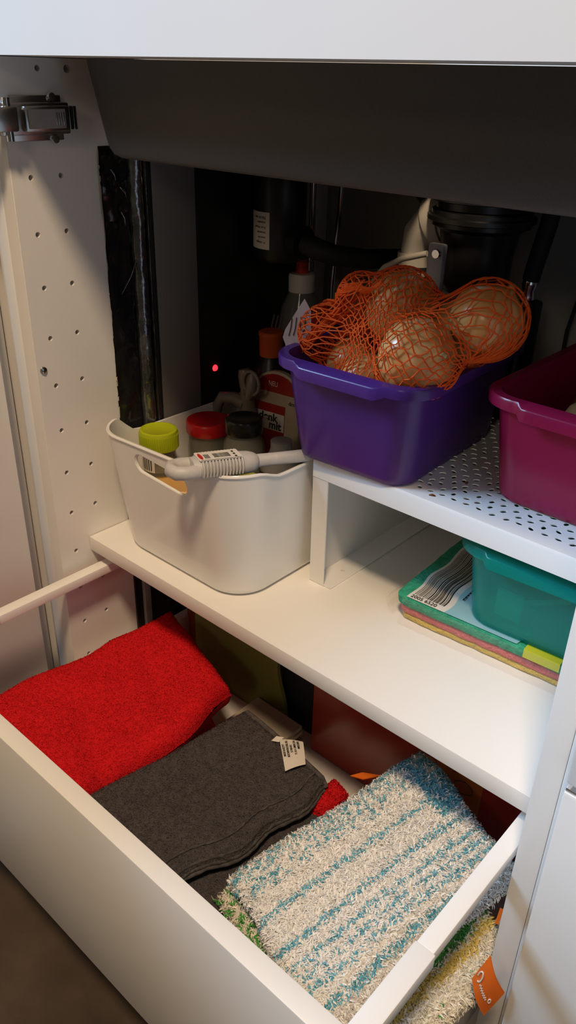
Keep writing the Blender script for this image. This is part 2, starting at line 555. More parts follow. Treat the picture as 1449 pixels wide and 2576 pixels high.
MB().grid(lambda u, v: onlabel(label_a(u), 0.3020 + 0.040 * v), 14, 1).build('paper_label', 'paper', wf, 60)
for k, (t, sz) in enumerate((('Nicht we', 0.0048), ('auspuelen', 0.0034), ('0 mit Wasser', 0.0034), ('zunaechst', 0.0034), ('muss der', 0.0034), ('V1 reinigen', 0.0034))):
    z0 = 0.3355 - 0.0054 * k
    text('label_print', t, sz, Matrix.Identity(4), 'ink', fb, 0.8,
         bend=lambda c, z0=z0: onlabel(label_a(0.86 - c.x / 0.030), z0 - c.y + 0.002, 0.0307 + c.z))
pe = MB().tube([(0.078, 0.300, 0.3105), (0.092, 0.300, 0.3105)], [0.0185, 0.0185], 24).build('collar', 'blackplastic', wf, 40)
MB().tube([(0.092, 0.300, 0.3105), (0.108, 0.302, 0.306), (0.125, 0.315, 0.300), (0.145, 0.345, 0.295), (0.163, 0.395, 0.292), (0.170, 0.440, 0.292)], [0.012, 0.012, 0.0115, 0.011, 0.011, 0.011], 16).build('outlet_pipe', 'rubber', wf, 60)

# ---------- foil-wrapped boards along the left side
fo = thing('foil_wrapped_board', 'crumpled black foil wrapped board standing along the left panel', 'board', (0.0, 0.12, 0.0))


def foil(u, v):
    y = 0.0955 + 0.032 * u
    z = 0.0 + 0.412 * v
    x = 0.0025 + 0.0022 * noise.noise((u * 3, v * 22, 1.3)) + 0.0012 * noise.noise((u * 7, v * 60, 5))
    return Vector((x, y, z))


def foil_flap(u, v):
    y = 0.0935 + 0.034 * u
    z = 0.343 + (0.061 + 0.005 * u) * v - 0.006 * max(0, (u - .4)) * 0
    x = 0.0060 + 0.0025 * noise.noise((u * 4, v * 6, 9.3)) + 0.001 * noise.noise((u * 12, v * 14, 3))
    return Vector((x, y, z))


a = MB().grid(lambda u, v: foil(u, v) - Vector((0, 0, 0.007 * (1 - u) * (v > 0.99))), 10, 90)
b = MB().grid(lambda u, v: foil(u, v) - Vector((0.0018, 0, 0)), 10, 90)
a.add(b.v, b.f)
a.build('foil_sheet', 'foil', fo, 50)
MB().grid(foil_flap, 14, 26).build('foil_flap', 'foil', fo, 50)


def strip(u, v):
    a_ = (u - 0.5) * PI
    r = 0.0072 * (1 + 0.12 * noise.noise((u * 2, v * 30, 2.2)) + 0.08 * noise.noise((u * 5, v * 80, 7)))
    return Vector((0.004 + r * math.cos(a_) * 1.2, 0.1345 + 0.0085 * math.sin(a_) + 0.001 * noise.noise((3, v * 12, 0)), 0.412 * v))


MB().grid(strip, 12, 140).build('foil_edge', 'foilsilver', fo, 60)
for (y0, z0, y1, z1) in ((0.128, 0.303, 0.106, 0.270), (0.103, 0.392, 0.109, 0.381), (0.113, 0.375, 0.121, 0.364), (0.112, 0.352, 0.117, 0.338)):
    MB().tube([(0.0085, y0, z0), (0.0092, (y0 + y1) / 2 + 0.001, (z0 + z1) / 2), (0.0075, y1, z1)], [0.0009, 0.0009, 0.0003], 6).build('foil_crease', 'foilsilver', fo, 60)
box('tape_edge', 0.0095, 0.0132, 0.1418, 0.1432, 0.0, 0.412, 'foilsilver', fo, 0.0004)
box('edge_seal', 0.0, 0.0125, 0.1435, 0.1500, 0.0, 0.412, 'rubber', fo, 0.0015)
box('grey_face', 0.0, 0.012, 0.1502, 0.2095, 0.0, 0.410, 'greyboard', fo, 0.0008)
bp_ = thing('control_panel', 'black panel with a glowing red indicator light at the rear left', 'panel', (0.007, 0.3, 0.0))
box('panel', 0.0, 0.0120, 0.2100, 0.384, 0.0, 0.412, 'blackplastic', bp_, 0.001)
MB().lathe([(0.0001, 0.0035), (0.002, 0.0030), (0.0036, 0.0012), (0.0040, 0)], 20).xf(Matrix.Translation((0.0121, 0.2330, 0.1610)) @ Matrix.Rotation(PI / 2, 4, 'Y')).build('indicator_light', 'led', bp_, 40)

# ================================================================== WHITE STORAGE BOX
vb = thing('storage_box', 'glossy white plastic storage box with a hand slot on the shelf', 'box', (0.126, 0.22, 0.0))
BX, BY0 = 0.1275, 0.0445


def box_h(x, y):
    dy = min(y - BY0, BY0 + 0.345 - y)
    t = sstep(0.030, 0.062, dy)
    end = 0.1445 + 0.004 * (x - BX) / 0.11
    side = 0.1290 + 0.0100 * (x - BX) / 0.11
    return end * (1 - t) + side * t


def box_ring(t, inset, hoff=0.0, n=12):
    w = 0.196 + (0.224 - 0.196) * t - 2 * inset
    d = 0.312 + (0.345 - 0.312) * t - 2 * inset
    r = 0.040 + 0.006 * t - inset
    pts = []
    base = rrect(0, 0, w, d, r, n)
    # split the long straight runs so the rim can curve
    out = []
    for i, p in enumerate(base):
        q = base[(i + 1) % len(base)]
        out.append(p)
        L = math.hypot(q[0] - p[0], q[1] - p[1])
        if (i + 1) % (n + 1) == 0:
            m_ = 24
            for k in range(1, m_):
                out.append((p[0] + (q[0] - p[0]) * k / m_, p[1] + (q[1] - p[1]) * k / m_))
    for x, y in out:
        X, Y = BX + x, 0.217 + y
        pts.append((X, Y, max(0.0, t * box_h(X, Y) + hoff)))
    return pts


rings = [box_ring(0.0, 0.010, 0.0), box_ring(0.0, 0.004, 0.0012), box_ring(0.02, 0.0008, 0.0012), box_ring(0.06, 0, 0)]
rings += [box_ring(t, 0) for t in (0.2, 0.4, 0.6, 0.8, 0.96, 1.0)]
rings += [box_ring(1.0, -0.0012, -0.0012), box_ring(1.0, -0.0012, 0.0), box_ring(1.0, 0.0, 0.0012), box_ring(1.0, 0.0024, 0.0006)]
rings += [box_ring(t, 0.0026) for t in (0.96, 0.8, 0.6, 0.4, 0.2, 0.08)]
rings += [box_ring(0.0, 0.006, 0.004), box_ring(0.0, 0.014, 0.003)]
vbo = MB().loft(rings, True, True).build('body', 'boxwhite', vb, 50)
ct = MB()
cap = []
for sx, a0 in ((1, -PI / 2), (-1, PI / 2)):
    for k in range(11):
        a_ = a0 + k / 10 * PI
        cap.append((0.1275 + sx * 0.029 + 0.0112 * math.cos(a_), 0.1205 - sx * 0.0022 + 0.0112 * math.sin(a_)))
ct.loft([[(x, 0.02, z) for x, z in cap], [(x, 0.09, z) for x, z in cap]])
cut = ct.build('tmp_cut', 'boxwhite')
boolean(vbo, cut)
# raised lip around the slot
MB().tube([(x, 0.0468 + (0.145 - z) * 0.10, z) for x, z in cap] + [(cap[0][0], 0.0468 + (0.145 - cap[0][1]) * 0.10, cap[0][1])], 0.0017, 8, False).build('slot_rim', 'boxwhite', vb, 60)


# ---------- things inside the box
def jar(name, label, cx, cy, z0, r, h, capr, caph, capmat, group=None):
    t = thing(name, label, 'jar', (cx, cy, z0), group)
    MB().lathe([(r * 0.85, 0), (r, 0.003), (r, h * 0.72), (r * 0.93, h * 0.82), (capr * 0.90, h * 0.88), (capr * 0.90, h),
                (capr * 0.84, h), (capr * 0.84, h * 0.88), (r * 0.86, h * 0.80), (r * 0.92, h * 0.70), (r * 0.92, 0.006), (r * 0.5, 0.005)], 36, (cx, cy, z0)).build('glass_body', 'glass', t, 40)
    cp = MB()
    zc = z0 + h - caph * 0.75
    cp.lathe([(capr, zc), (capr * 1.02, zc + 0.001), (capr * 1.02, zc + caph * 0.82), (capr * 0.97, zc + caph * 0.97), (capr * 0.86, zc + caph), (capr * 0.80, zc + caph - 0.0008), (0.001, zc + caph - 0.0006)], 48, (cx, cy, 0))
    lid = cp.build('lid', capmat, t, 40)
    return t, lid, zc


M['lime'] = mat('lime_plastic', (0.42, 0.50, 0.012), 0.35, vary=(40, (0.40, 0.47, 0.012)))
M['redlid'] = mat('red_lid', (0.42, 0.010, 0.014), 0.30, vary=(40, (0.38, 0.008, 0.012)))
M['blacklid'] = mat('black_lid', (0.012, 0.012, 0.012), 0.22, vary=(40, (0.016, 0.016, 0.016)))
M['plate'] = mat('peach_plastic', (0.72, 0.42, 0.15), 0.30, vary=(20, (0.70, 0.40, 0.14)))
M['spice'] = mat('brown_powder', (0.30, 0.17, 0.06), 0.8, vary=(200, (0.22, 0.12, 0.04)))
M['kraft'] = mat('kraft_label', (0.55, 0.38, 0.16), 0.6, vary=(60, (0.50, 0.34, 0.14)))
M['liquid'] = mat('olive_wax', (0.20, 0.19, 0.12), 0.4, vary=(60, (0.16, 0.15, 0.10)))

bw = thing('plastic_bowl', 'peach orange plastic tub lying under the lime capped jar', 'bowl', (0.075, 0.118, 0.004))
MB().lathe([(0.030, 0.004), (0.034, 0.006), (0.039, 0.066), (0.0405, 0.0685), (0.0405, 0.0710), (0.038, 0.0720), (0.002, 0.0715)], 44, (0.075, 0.118, 0)).build('tub', 'plate', bw, 40)
MB().lathe([(0.0408, 0.0690), (0.0422, 0.0700), (0.0422, 0.0745), (0.0400, 0.0765), (0.0365, 0.0755), (0.002, 0.0755)], 44, (0.075, 0.118, 0)).build('lid', 'plate', bw, 40)
JX, JY = 0.0500, 0.1100
t, lid, zc = jar('spice_jar', 'small glass jar with a ribbed lime green screw cap', JX, JY, 0.0757, 0.0185, 0.0480, 0.0212, 0.0215, 'lime')
for k in range(56):
    a_ = 2 * PI * k / 56
    b = MB().box(0.0214, 0.0221, -0.0005, 0.0005, zc + 0.001, zc + 0.0175).xf(Matrix.Translation((JX, JY, 0)) @ Matrix.Rotation(a_, 4, 'Z'))
    if k == 0:
        ribs = MB()
    ribs.add(b.v, b.f)
rb = ribs.build('cap_ribs', 'lime', lid)
tag(rb, None, None, None, 'stuff')
MB().lathe([(0.002, 0.0820), (0.0165, 0.0820), (0.0165, 0.0860), (0.002, 0.0865)], 28, (JX, JY, 0)).build('powder', 'spice', t, 40)
for a0, a1 in ((-1.5, -0.75), (-0.45, 0.55)):
    MB().grid(lambda u, v: Vector((JX + 0.0187 * math.sin(a0 + (a1 - a0) * u), JY - 0.0187 * math.cos(a0 + (a1 - a0) * u), 0.0825 + 0.019 * v)), 10, 1).build('paper_label', 'paper', t, 60)
for k in range(5):
    MB().grid(lambda u, v: Vector((JX + 0.0189 * math.sin(-0.35 + 0.16 * k + 0.07 * u), JY - 0.0189 * math.cos(-0.35 + 0.16 * k + 0.07 * u), 0.0845 + 0.014 * v)), 2, 1).build('label_print', 'ink', t)

t, lid, zc = jar('storage_jar', 'clear glass jar with a flat red lid in the white box', 0.0530, 0.1825, 0.004, 0.0250, 0.113, 0.0258, 0.0150, 'redlid')
t, lid, zc = jar('label_jar', 'clear glass jar with a black lid and brown ink label', 0.1215, 0.1730, 0.004, 0.0245, 0.137, 0.0208, 0.0170, 'blacklid')
MB().grid(lambda u, v: Vector((0.1215 + 0.0248 * math.sin(-1.1 + 2.1 * u), 0.1730 - 0.0248 * math.cos(-1.1 + 2.1 * u), 0.030 + (0.060 + 0.012 * math.sin(PI * u)) * v)), 20, 1).build('paper_label', 'kraft', t, 60)
text('label_print', 'Ink', 0.017, Matrix.Identity(4), 'ink', t, 0.9, bold=0.0004,
     bend=lambda c: Vector((0.1215 + 0.0251 * math.sin(-0.10 + c.x / 0.0248), 0.1730 - 0.0251 * math.cos(-0.10 + c.x / 0.0248), 0.080 + c.y)))
MB().lathe([(0.002, 0.010), (0.0222, 0.010), (0.0222, 0.085), (0.002, 0.086)], 28, (0.1215, 0.1730, 0)).build('contents', 'liquid', t, 40)

M['denkred'] = mat('red_card', (0.40, 0.020, 0.020), 0.35, vary=(60, (0.34, 0.016, 0.016)))
M['denkcard'] = mat('beige_card', (0.55, 0.46, 0.34), 0.4, vary=(60, (0.48, 0.38, 0.26)))
pk = thing('cleaner_packet', 'red and beige card packet with a domed top in the box', 'packet', (0.112, 0.235, 0.004))
PKM = frame((0.1020, 0.2400, 0.014), (1, 0.12, 0), (0, 0.06, 1))
PKW = 0.066


def pk_poly(inset, top=0.160, dome=0.026):
    w = PKW / 2 - inset
    pts = [(-w, inset), (w, inset), (w, top - dome - inset)]
    for k in range(1, 12):
        a_ = k / 12 * PI
        pts.append((w * math.cos(a_), top - dome - inset + dome * math.sin(a_)))
    pts.append((-w, top - dome - inset))
    return pts


MB().loft([[(x, y, z) for x, y in pk_poly(i_)] for i_, z in ((0.003, -0.010), (0.0, -0.008), (0.0, -0.001), (0.002, 0.0))]).xf(PKM).build('card', 'denkcard', pk, 40)


def pk_flat(name, poly, material, z=0.0004):
    MB().loft([[(x, y, z - 0.0003) for x, y in poly], [(x, y, z) for x, y in poly]]).xf(PKM).build(name, material, pk)


dome = [(0.030 * math.cos(k / 12 * PI), 0.1345 + 0.0225 * math.sin(k / 12 * PI)) for k in range(13)]
pk_flat('red_banner', dome, 'denkred')
pk_flat('red_banner', [(-0.031, 0.04), (0.0135, 0.04), (0.0135, 0.120), (-0.031, 0.120)], 'denkred')
pk_flat('white_logo', [(-0.0305, 0.088), (0.0132, 0.088), (0.0132, 0.1095), (-0.0305, 0.1095)], 'paper', 0.0008)
text('logo_print', 'denk', 0.0135, PKM @ Matrix.Translation((-0.0235, 0.0992, 0.0009)), 'ink', pk, 1.0, bold=0.0004)
text('logo_print', 'mit', 0.0135, PKM @ Matrix.Translation((-0.0085, 0.0898, 0.0009)), 'ink', pk, 1.0, bold=0.0004)
text('banner_print', 'NEU', 0.0085, PKM @ Matrix.Translation((-0.0120, 0.1420, 0.0006)), 'whiteink', pk, 0.8)
text('mark_print', 'dm', 0.0075, PKM @ Matrix.Translation((0.0180, 0.1235, 0.0006)), 'ink', pk, 0.9)

bt = thing('cleaner_bottle', 'dark printed cleaner bottle behind the ink jar', 'bottle', (0.172, 0.202, 0.004))
MB().lathe([(0.020, 0.004), (0.0235, 0.007), (0.0235, 0.092), (0.020, 0.104), (0.014, 0.112), (0.012, 0.118), (0.012, 0.127), (0.002, 0.128)], 32, (0.1660, 0.1860, 0)).build('body', 'greyplastic', bt, 40)
M['darklabel'] = mat('dark_print_label', (0.045, 0.040, 0.034), 0.4, vary=(200, (0.07, 0.06, 0.05)))
MB().grid(lambda u, v: Vector((0.1660 + 0.0238 * math.sin(-1.3 + 2.3 * u), 0.1860 - 0.0238 * math.cos(-1.3 + 2.3 * u), 0.012 + 0.078 * v)), 20, 1).build('paper_label', 'darklabel', bt, 60)
for k in range(9):
    z = 0.086 - 0.0042 * k
    MB().grid(lambda u, v: Vector((0.1660 + 0.0240 * math.sin(-0.75 + (0.8 + 0.2 * math.sin(k * 3.7)) * u), 0.1860 - 0.0240 * math.cos(-0.75 + (0.8 + 0.2 * math.sin(k * 3.7)) * u), z + 0.0012 * v)), 8, 1).build('print_line', 'kraft', bt)
text('label_print', 'RAMIK', 0.0070, Matrix.Identity(4), 'ink', bt, 0.9, bold=0.0003,
     bend=lambda c: Vector((0.1660 + 0.0241 * math.sin(-0.75 + c.x / 0.0238), 0.1860 - 0.0241 * math.cos(-0.75 + c.x / 0.0238), 0.0905 + c.y)))

M['taupe'] = mat('taupe_plastic', (0.20, 0.165, 0.14), 0.35, vary=(40, (0.18, 0.15, 0.125)))
sp = thing('spray_head', 'taupe plastic trigger spray head on a short bottle in the box', 'sprayer', (0.070, 0.232, 0.004))
SX, SY = 0.0720, 0.2280
MB().lathe([(0.017, 0.004), (0.019, 0.007), (0.019, 0.080), (0.013, 0.095), (0.011, 0.112), (0.002, 0.113)], 24, (SX, SY, 0)).build('bottle', 'taupe', sp, 40)
MB().tube([(SX, SY, 0.104), (SX + 0.001, SY, 0.125), (SX, SY, 0.150), (SX - 0.003, SY, 0.166), (SX - 0.005, SY, 0.174)], [0.0115, 0.0095, 0.0080, 0.0085, 0.0065], 14).build('neck', 'taupe', sp, 50)
MB().tube([(SX - 0.002, SY - 0.002, 0.133), (SX - 0.016, SY - 0.006, 0.137), (SX - 0.030, SY - 0.012, 0.136), (SX - 0.036, SY - 0.014, 0.125), (SX - 0.037, SY - 0.014, 0.112)], [0.009, 0.0075, 0.0070, 0.0065, 0.0045], 12).build('trigger', 'taupe', sp, 50)
MB().tube([(SX + 0.002, SY - 0.002, 0.146), (SX + 0.010, SY - 0.005, 0.158), (SX + 0.018, SY - 0.009, 0.170), (SX + 0.019, SY - 0.013, 0.158), (SX + 0.014, SY - 0.013, 0.146)],
          [0.006, 0.0065, 0.0070, 0.0065, 0.0035], 12).build('nozzle_hook', 'taupe', sp, 50)
MB().tube([(SX + 0.019 + 0.0125 * math.cos(a_ / 12 * 2 * PI), SY - 0.0125, 0.166 + 0.0140 * math.sin(a_ / 12 * 2 * PI)) for a_ in range(13)], 0.0020, 8, False).build('locking_ring', 'taupe', sp, 60)

M['lime_sponge'] = mat('lime_sponge', (0.42, 0.44, 0.06), 0.9, bump=(500, 0.6, 0.002), vary=(300, (0.34, 0.36, 0.04)))
sg = MB().box(0.176, 0.214, 0.078, 0.125, 0.006, 0.118).build('sponge', 'lime_sponge', None, 40, 0.006, seg=3)
tag(sg, 'lime green sponge tucked into the front right corner of the box', 'sponge')

# bottles at the back of the box
db = thing('dish_soap_bottle', 'clear squeeze bottle with white cap and red nozzle', 'bottle', (0.047, 0.345, 0.004))
DX, DY = 0.0520, 0.3440
MB().lathe([(0.024, 0.004), (0.029, 0.008), (0.030, 0.17), (0.029, 0.20), (0.024, 0.225), (0.017, 0.240), (0.015, 0.248),
            (0.0142, 0.247), (0.016, 0.239), (0.023, 0.224), (0.028, 0.20), (0.029, 0.17), (0.028, 0.010), (0.01, 0.008)], 36, (DX, DY, 0)).build('body', 'clearplastic', db, 40)
M['capwhite'] = mat('white_cap', (0.62, 0.60, 0.58), 0.4, vary=(40, (0.58, 0.56, 0.54)))
M['capred'] = mat('red_nozzle', (0.62, 0.035, 0.015), 0.4, vary=(40, (0.55, 0.03, 0.012)))
MB().lathe([(0.0150, 0.2430), (0.0162, 0.2435), (0.0165, 0.2620), (0.0150, 0.2650), (0.008, 0.2655)], 32, (DX, DY, 0)).build('cap', 'capwhite', db, 40)
MB().lathe([(0.0080, 0.2655), (0.0078, 0.270), (0.0070, 0.2760), (0.0085, 0.2785), (0.0072, 0.2820), (0.004, 0.2845), (0.001, 0.285)], 24, (DX, DY, 0)).build('nozzle', 'capred', db, 40)
for k in range(4):
    MB().tube([(DX - 0.026 + 0.008 * k, DY - 0.0285 + 0.002 * abs(k - 2), 0.185), (DX - 0.026 + 0.008 * k, DY - 0.029 + 0.002 * abs(k - 2), 0.20), (DX - 0.024 + 0.008 * k, DY - 0.0265 + 0.002 * abs(k - 2), 0.214)], 0.0012, 6).build('grip_rib', 'clearplastic', db, 60)
ob = thing('orange_cap_bottle', 'dark bottle with a wide orange screw cap at the back', 'bottle', (0.050, 0.285, 0.004))
OX, OY = 0.0530, 0.2890
MB().lathe([(0.020, 0.004), (0.0225, 0.008), (0.0225, 0.150), (0.018, 0.166), (0.014, 0.172), (0.014, 0.178), (0.002, 0.179)], 32, (OX, OY, 0)).build('body', 'blackplastic', ob, 40)
M['caporange'] = mat('orange_cap', (0.62, 0.11, 0.012), 0.45, vary=(40, (0.55, 0.09, 0.010)))
MB().lathe([(0.0128, 0.1740), (0.0142, 0.1745), (0.0146, 0.1980), (0.0156, 0.1995), (0.0154, 0.2030), (0.0135, 0.2045), (0.001, 0.2040)], 36, (OX, OY, 0)).build('cap', 'caporange', ob, 40)

# ---------- brush handle lying on the rim
M['brush'] = mat('pale_grey_plastic', (0.56, 0.54, 0.52), 0.45, bump=(700, 0.1, 0.0004), vary=(200, (0.52, 0.50, 0.48)))
br = thing('dish_brush', 'pale grey ribbed brush handle with price sticker resting on box rim', 'brush', (0.2, 0.06, 0.15))
HA = Vector((0.1850, 0.0150, 0.1560))
HB = Vector((0.2400, 0.1480, 0.1465))
ax = (HB - HA).normalized()
HM = frame(HA, ax, Vector((-ax.y, ax.x, 0))) @ Matrix.Diagonal((1.04, 1.18, 1.18, 1))      # local x along the handle, z up


def hring(x, wy, wz, e=2.6, n=24, zc=0.0):
    out = []
    for k in range(n):
        a_ = 2 * PI * k / n
        c, s_ = math.cos(a_), math.sin(a_)
        out.append((x, wy * math.copysign(abs(c) ** (2 / e), c), zc + wz * math.copysign(abs(s_) ** (2 / e), s_)))
    return out


MB().loft([hring(0.018, 0.0095, 0.0075), hring(0.024, 0.0118, 0.0085), hring(0.066, 0.0112, 0.0085), hring(0.074, 0.0105, 0.0080), hring(0.079, 0.0085, 0.0070), hring(0.0815, 0.0062, 0.0058)]).xf(HM).build('grip', 'brush', br, 50)
loop = [Vector((0.022, 0.0075, 0)), Vector((0.010, 0.0085, 0)), Vector((0.002, 0.0065, 0)), Vector((-0.001, 0.0, 0)), Vector((0.002, -0.0065, 0)), Vector((0.010, -0.0085, 0)), Vector((0.022, -0.0075, 0))]
MB().tube(loop, 0.0058, 14).xf(HM).build('hanging_loop', 'brush', br, 60)
MB().loft([hring(0.080, 0.0058, 0.0052), hring(0.10, 0.0052, 0.0050), hring(0.15, 0.0050, 0.0050), hring(0.156, 0.0030, 0.0030)]).xf(HM).build('neck', 'brush', br, 50)
for k in range(13):
    x = 0.0255 + 0.0031 * k
    for s_ in (-1, 1):
        MB().tube([(x, s_ * 0.0118, -0.0035), (x, s_ * 0.0128, 0.001), (x, s_ * 0.0112, 0.0055), (x, s_ * 0.0085, 0.0082)], 0.0011, 6).xf(HM).build('grip_rib', 'brush', br, 60)
MB().loft([[(x, y, 0.0086) for x, y in rrect(0.0435, 0.0, 0.041, 0.0165, 0.001, 2)], [(x, y, 0.0090) for x, y in rrect(0.0435, 0.0, 0.041, 0.0165, 0.001, 2)]]).xf(HM).build('price_sticker', 'paper', br)
M['logored'] = mat('red_logo', (0.55, 0.03, 0.03), 0.5, vary=(60, (0.5, 0.025, 0.025)))
ov = circle(0.0262, 0.0, 0.0018, 20, 0.0058)
MB().loft([[(x, y, 0.0090) for x, y in ov], [(x, y, 0.0092) for x, y in ov]]).xf(HM).build('red_logo', 'logored', br)
for k in range(4):
    b = MB().box(0.0297 + 0.0013 * k, 0.0304 + 0.0013 * k, -0.0045, 0.0030, 0.0090, 0.00915).xf(HM)
    b.build('sticker_print', 'ink', br)
xb = 0.0385
while xb < 0.0535:
    w_ = random.choice((0.0002, 0.0004, 0.0006))
    MB().box(xb, xb + w_, -0.0042, 0.0035, 0.0090, 0.00915).xf(HM).build('barcode_bar', 'ink', br)
    xb += w_ + random.choice((0.0003, 0.0005))
for k in range(3):
    MB().box(0.0575, 0.0595, -0.006 + 0.0045 * k, -0.0035 + 0.0045 * k, 0.0090, 0.00915).xf(HM).build('sticker_print', 'ink', br)
MB().box(0.024, 0.063, -0.0077, -0.0073, 0.0090, 0.00915).xf(HM).build('sticker_print', 'ink', br)

# ================================================================== METAL SHELF INSERT
ins = thing('shelf_insert', 'white metal shelf insert with perforated top standing on the shelf', 'shelf insert', (0.41, 0.28, 0.0))
IX0, IX1, IY0, IY1, IZ = 0.2500, 0.5680, 0.1400, 0.4200, 0.1500
hs = []
sxp = 0.0125
row = 0
y = IY0 + 0.020
while y < IY1 - 0.03:
    x = IX0 + 0.022 + (0.5 * sxp if row % 2 else 0)
    while x < IX1 - 0.02:
        hs.append(circle(x + random.uniform(-0.0018, 0.0018), y + random.uniform(-0.0014, 0.0014), 0.0034, 12, 0.0021, random.choice((0.35, 0.9, 2.3, 2.9, 1.5)) + random.uniform(-0.2, 0.2)))
        x += sxp
    y += 0.0098
    row += 1
me = curve_mesh([(IX0, IY0 + 0.002), (IX1, IY0 + 0.002), (IX1, IY1), (IX0, IY1)], hs, 0.0010)
from_mesh('perforated_top', me, Matrix.Translation((0, 0, IZ - 0.0005)), 'metalwhite', ins)
# front lip: rounded over the edge
lipx = [(IY0 + 0.0030, IZ), (IY0 + 0.0010, IZ - 0.0006), (IY0, IZ - 0.0025), (IY0, IZ - 0.0205), (IY0 + 0.0012, IZ - 0.0210), (IY0 + 0.0016, IZ - 0.003), (IY0 + 0.0030, IZ - 0.0014)]
MB().loft([[(IX0, yy, zz) for yy, zz in lipx], [(IX1, yy, zz) for yy, zz in lipx]]).build('front_lip', 'metalwhite', ins, 40)
for sx_, X in ((1, IX0), (-1, IX1)):
    # folded side: vertical sheet, front flange and inward foot
    Xb = X - sx_ * 0.0055
    def PX(z): return Xb + (X - Xb) * z / IZ
    b = MB()
    z1 = IZ - 0.0015
    b.loft([[(PX(0), IY0 + 0.0085, 0.0005), (PX(0) + sx_ * 0.0014, IY0 + 0.0085, 0.0005), (PX(0) + sx_ * 0.0014, IY1, 0.0005), (PX(0), IY1, 0.0005)],
            [(PX(z1), IY0 + 0.001, z1), (PX(z1) + sx_ * 0.0014, IY0 + 0.001, z1), (PX(z1) + sx_ * 0.0014, IY1, z1), (PX(z1), IY1, z1)]])
    b.build('side_sheet', 'metalwhite', ins)
    b = MB()
    b.loft([[(PX(0), IY0 + 0.0085, 0.0005), (PX(0) + sx_ * 0.019, IY0 + 0.0085, 0.0005), (PX(0) + sx_ * 0.019, IY0 + 0.0099, 0.0005), (PX(0), IY0 + 0.0099, 0.0005)],
            [(PX(z1), IY0 + 0.0005, IZ - 0.020), (PX(z1) + sx_ * 0.019, IY0 + 0.0005, IZ - 0.020), (PX(z1) + sx_ * 0.019, IY0 + 0.0019, IZ - 0.020), (PX(z1), IY0 + 0.0019, IZ - 0.020)]])
    b.build('leg', 'metalwhite', ins)
    xa, xc = sorted((PX(0) + sx_ * 0.001, PX(0) + sx_ * 0.0285))
    me = curve_mesh([(xa, IY0 + 0.0092), (xc, IY0 + 0.0092), (xc, IY1), (xa, IY1)], [circle((xa + xc) / 2 + sx_ * 0.002, IY0 + 0.045, 0.0022)], 0.0016)
    from_mesh('foot', me, Matrix.Translation((0, 0, 0.0013)), 'metalwhite', ins)


# ================================================================== BINS
def bin_(name, label, material, P, a, h, wb, db_, wt, dt, r=0.026, tabw=0.046):
    """P: middle of the bottom front edge, a: turn about z"""
    t = thing(name, label, 'bin', P, 'translucent plastic bins')
    mm = Matrix.Translation(P) @ Matrix.Rotation(a, 4, 'Z')
    cyb = db_ / 2
    n = 8

    def ring(tt, off, z):
        w = wb + (wt - wb) * tt + 2 * off
        d = db_ + (dt - db_) * tt + 2 * off
        return [(x, y, z) for x, y in rrect(0, cyb, w, d, max(r + off, 0.003), n)]

    rs = [ring(0, -0.010, 0.0), ring(0, -0.003, 0.0008), ring(0.01, -0.0004, 0.003), ring(0.05, 0, 0.008)]
    rs += [ring(k, 0, h * k) for k in (0.2, 0.4, 0.6, 0.8, 0.97)]
    rs += [ring(0.97, -0.0016, h * 0.97)]
    rs += [ring(k, -0.0016, h * k) for k in (0.8, 0.6, 0.4, 0.2, 0.06)]
    rs += [ring(0.02, -0.004, 0.0032), ring(0, -0.014, 0.0026)]
    MB().loft(rs).xf(mm).build('body', material, t, 50)
    # rim with a deeper grip tab at the front and back
    prof = [(-0.0016, h - 0.003), (0.0, h - 0.0035), (0.0062, h - 0.0042), (0.0066, h - 0.0098), (0.0082, h - 0.0098), (0.0088, h - 0.0020), (0.0074, h), (-0.0010, h)]
    base = rrect(0, cyb, wt, dt, r, n)
    pts = []
    for i, p in enumerate(base):
        pts.append(p)
        q = base[(i + 1) % len(base)]
        if (i + 1) % (n + 1) == 0:
            for k in range(1, 20):
                pts.append((p[0] + (q[0] - p[0]) * k / 20, p[1] + (q[1] - p[1]) * k / 20))
    rs = []
    for off, z in prof:
        rg = []
        rr = rrect(0, cyb, wt + 2 * off, dt + 2 * off, max(r + off, 0.003), n)
        full = []
        for i, p in enumerate(rr):
            full.append(p)
            q = rr[(i + 1) % len(rr)]
            if (i + 1) % (n + 1) == 0:
                for k in range(1, 20):
                    full.append((p[0] + (q[0] - p[0]) * k / 20, p[1] + (q[1] - p[1]) * k / 20))
        for x, y in full:
            tab = 1 - sstep(tabw - 0.004, tabw + 0.001, abs(x))
            front = y < cyb - dt / 2 + 0.02
            back = y > cyb + dt / 2 - 0.02
            yy, zz = y, z
            if off > 0.004 and (front or back):
                yy += (-0.0035 if front else 0.0035) * tab
                zz -= 0.0042 * tab * (1 if z < h - 0.003 else 0.6)
            rg.append((x, yy, zz))
        rs.append(rg)
    rs.append(rs[0])
    MB().loft(rs, False, False).xf(mm).build('rim', material, t, 45)
    return t


bin_('storage_bin', 'purple translucent plastic bin full of netted onions on the insert', 'purple', (0.2930, 0.1330, 0.1503), 0.055, 0.1020, 0.128, 0.185, 0.150, 0.208)
bin_('storage_bin', 'magenta translucent plastic bin holding brown potatoes on the insert', 'pink', (0.4850, 0.1870, 0.1503), 0.0, 0.1000, 0.140, 0.185, 0.158, 0.208)
bin_('storage_bin', 'teal translucent plastic bin standing on the sponge cloth pack', 'teal', (0.4850, 0.1690, 0.0292), 0.055, 0.0900, 0.132, 0.185, 0.146, 0.205)

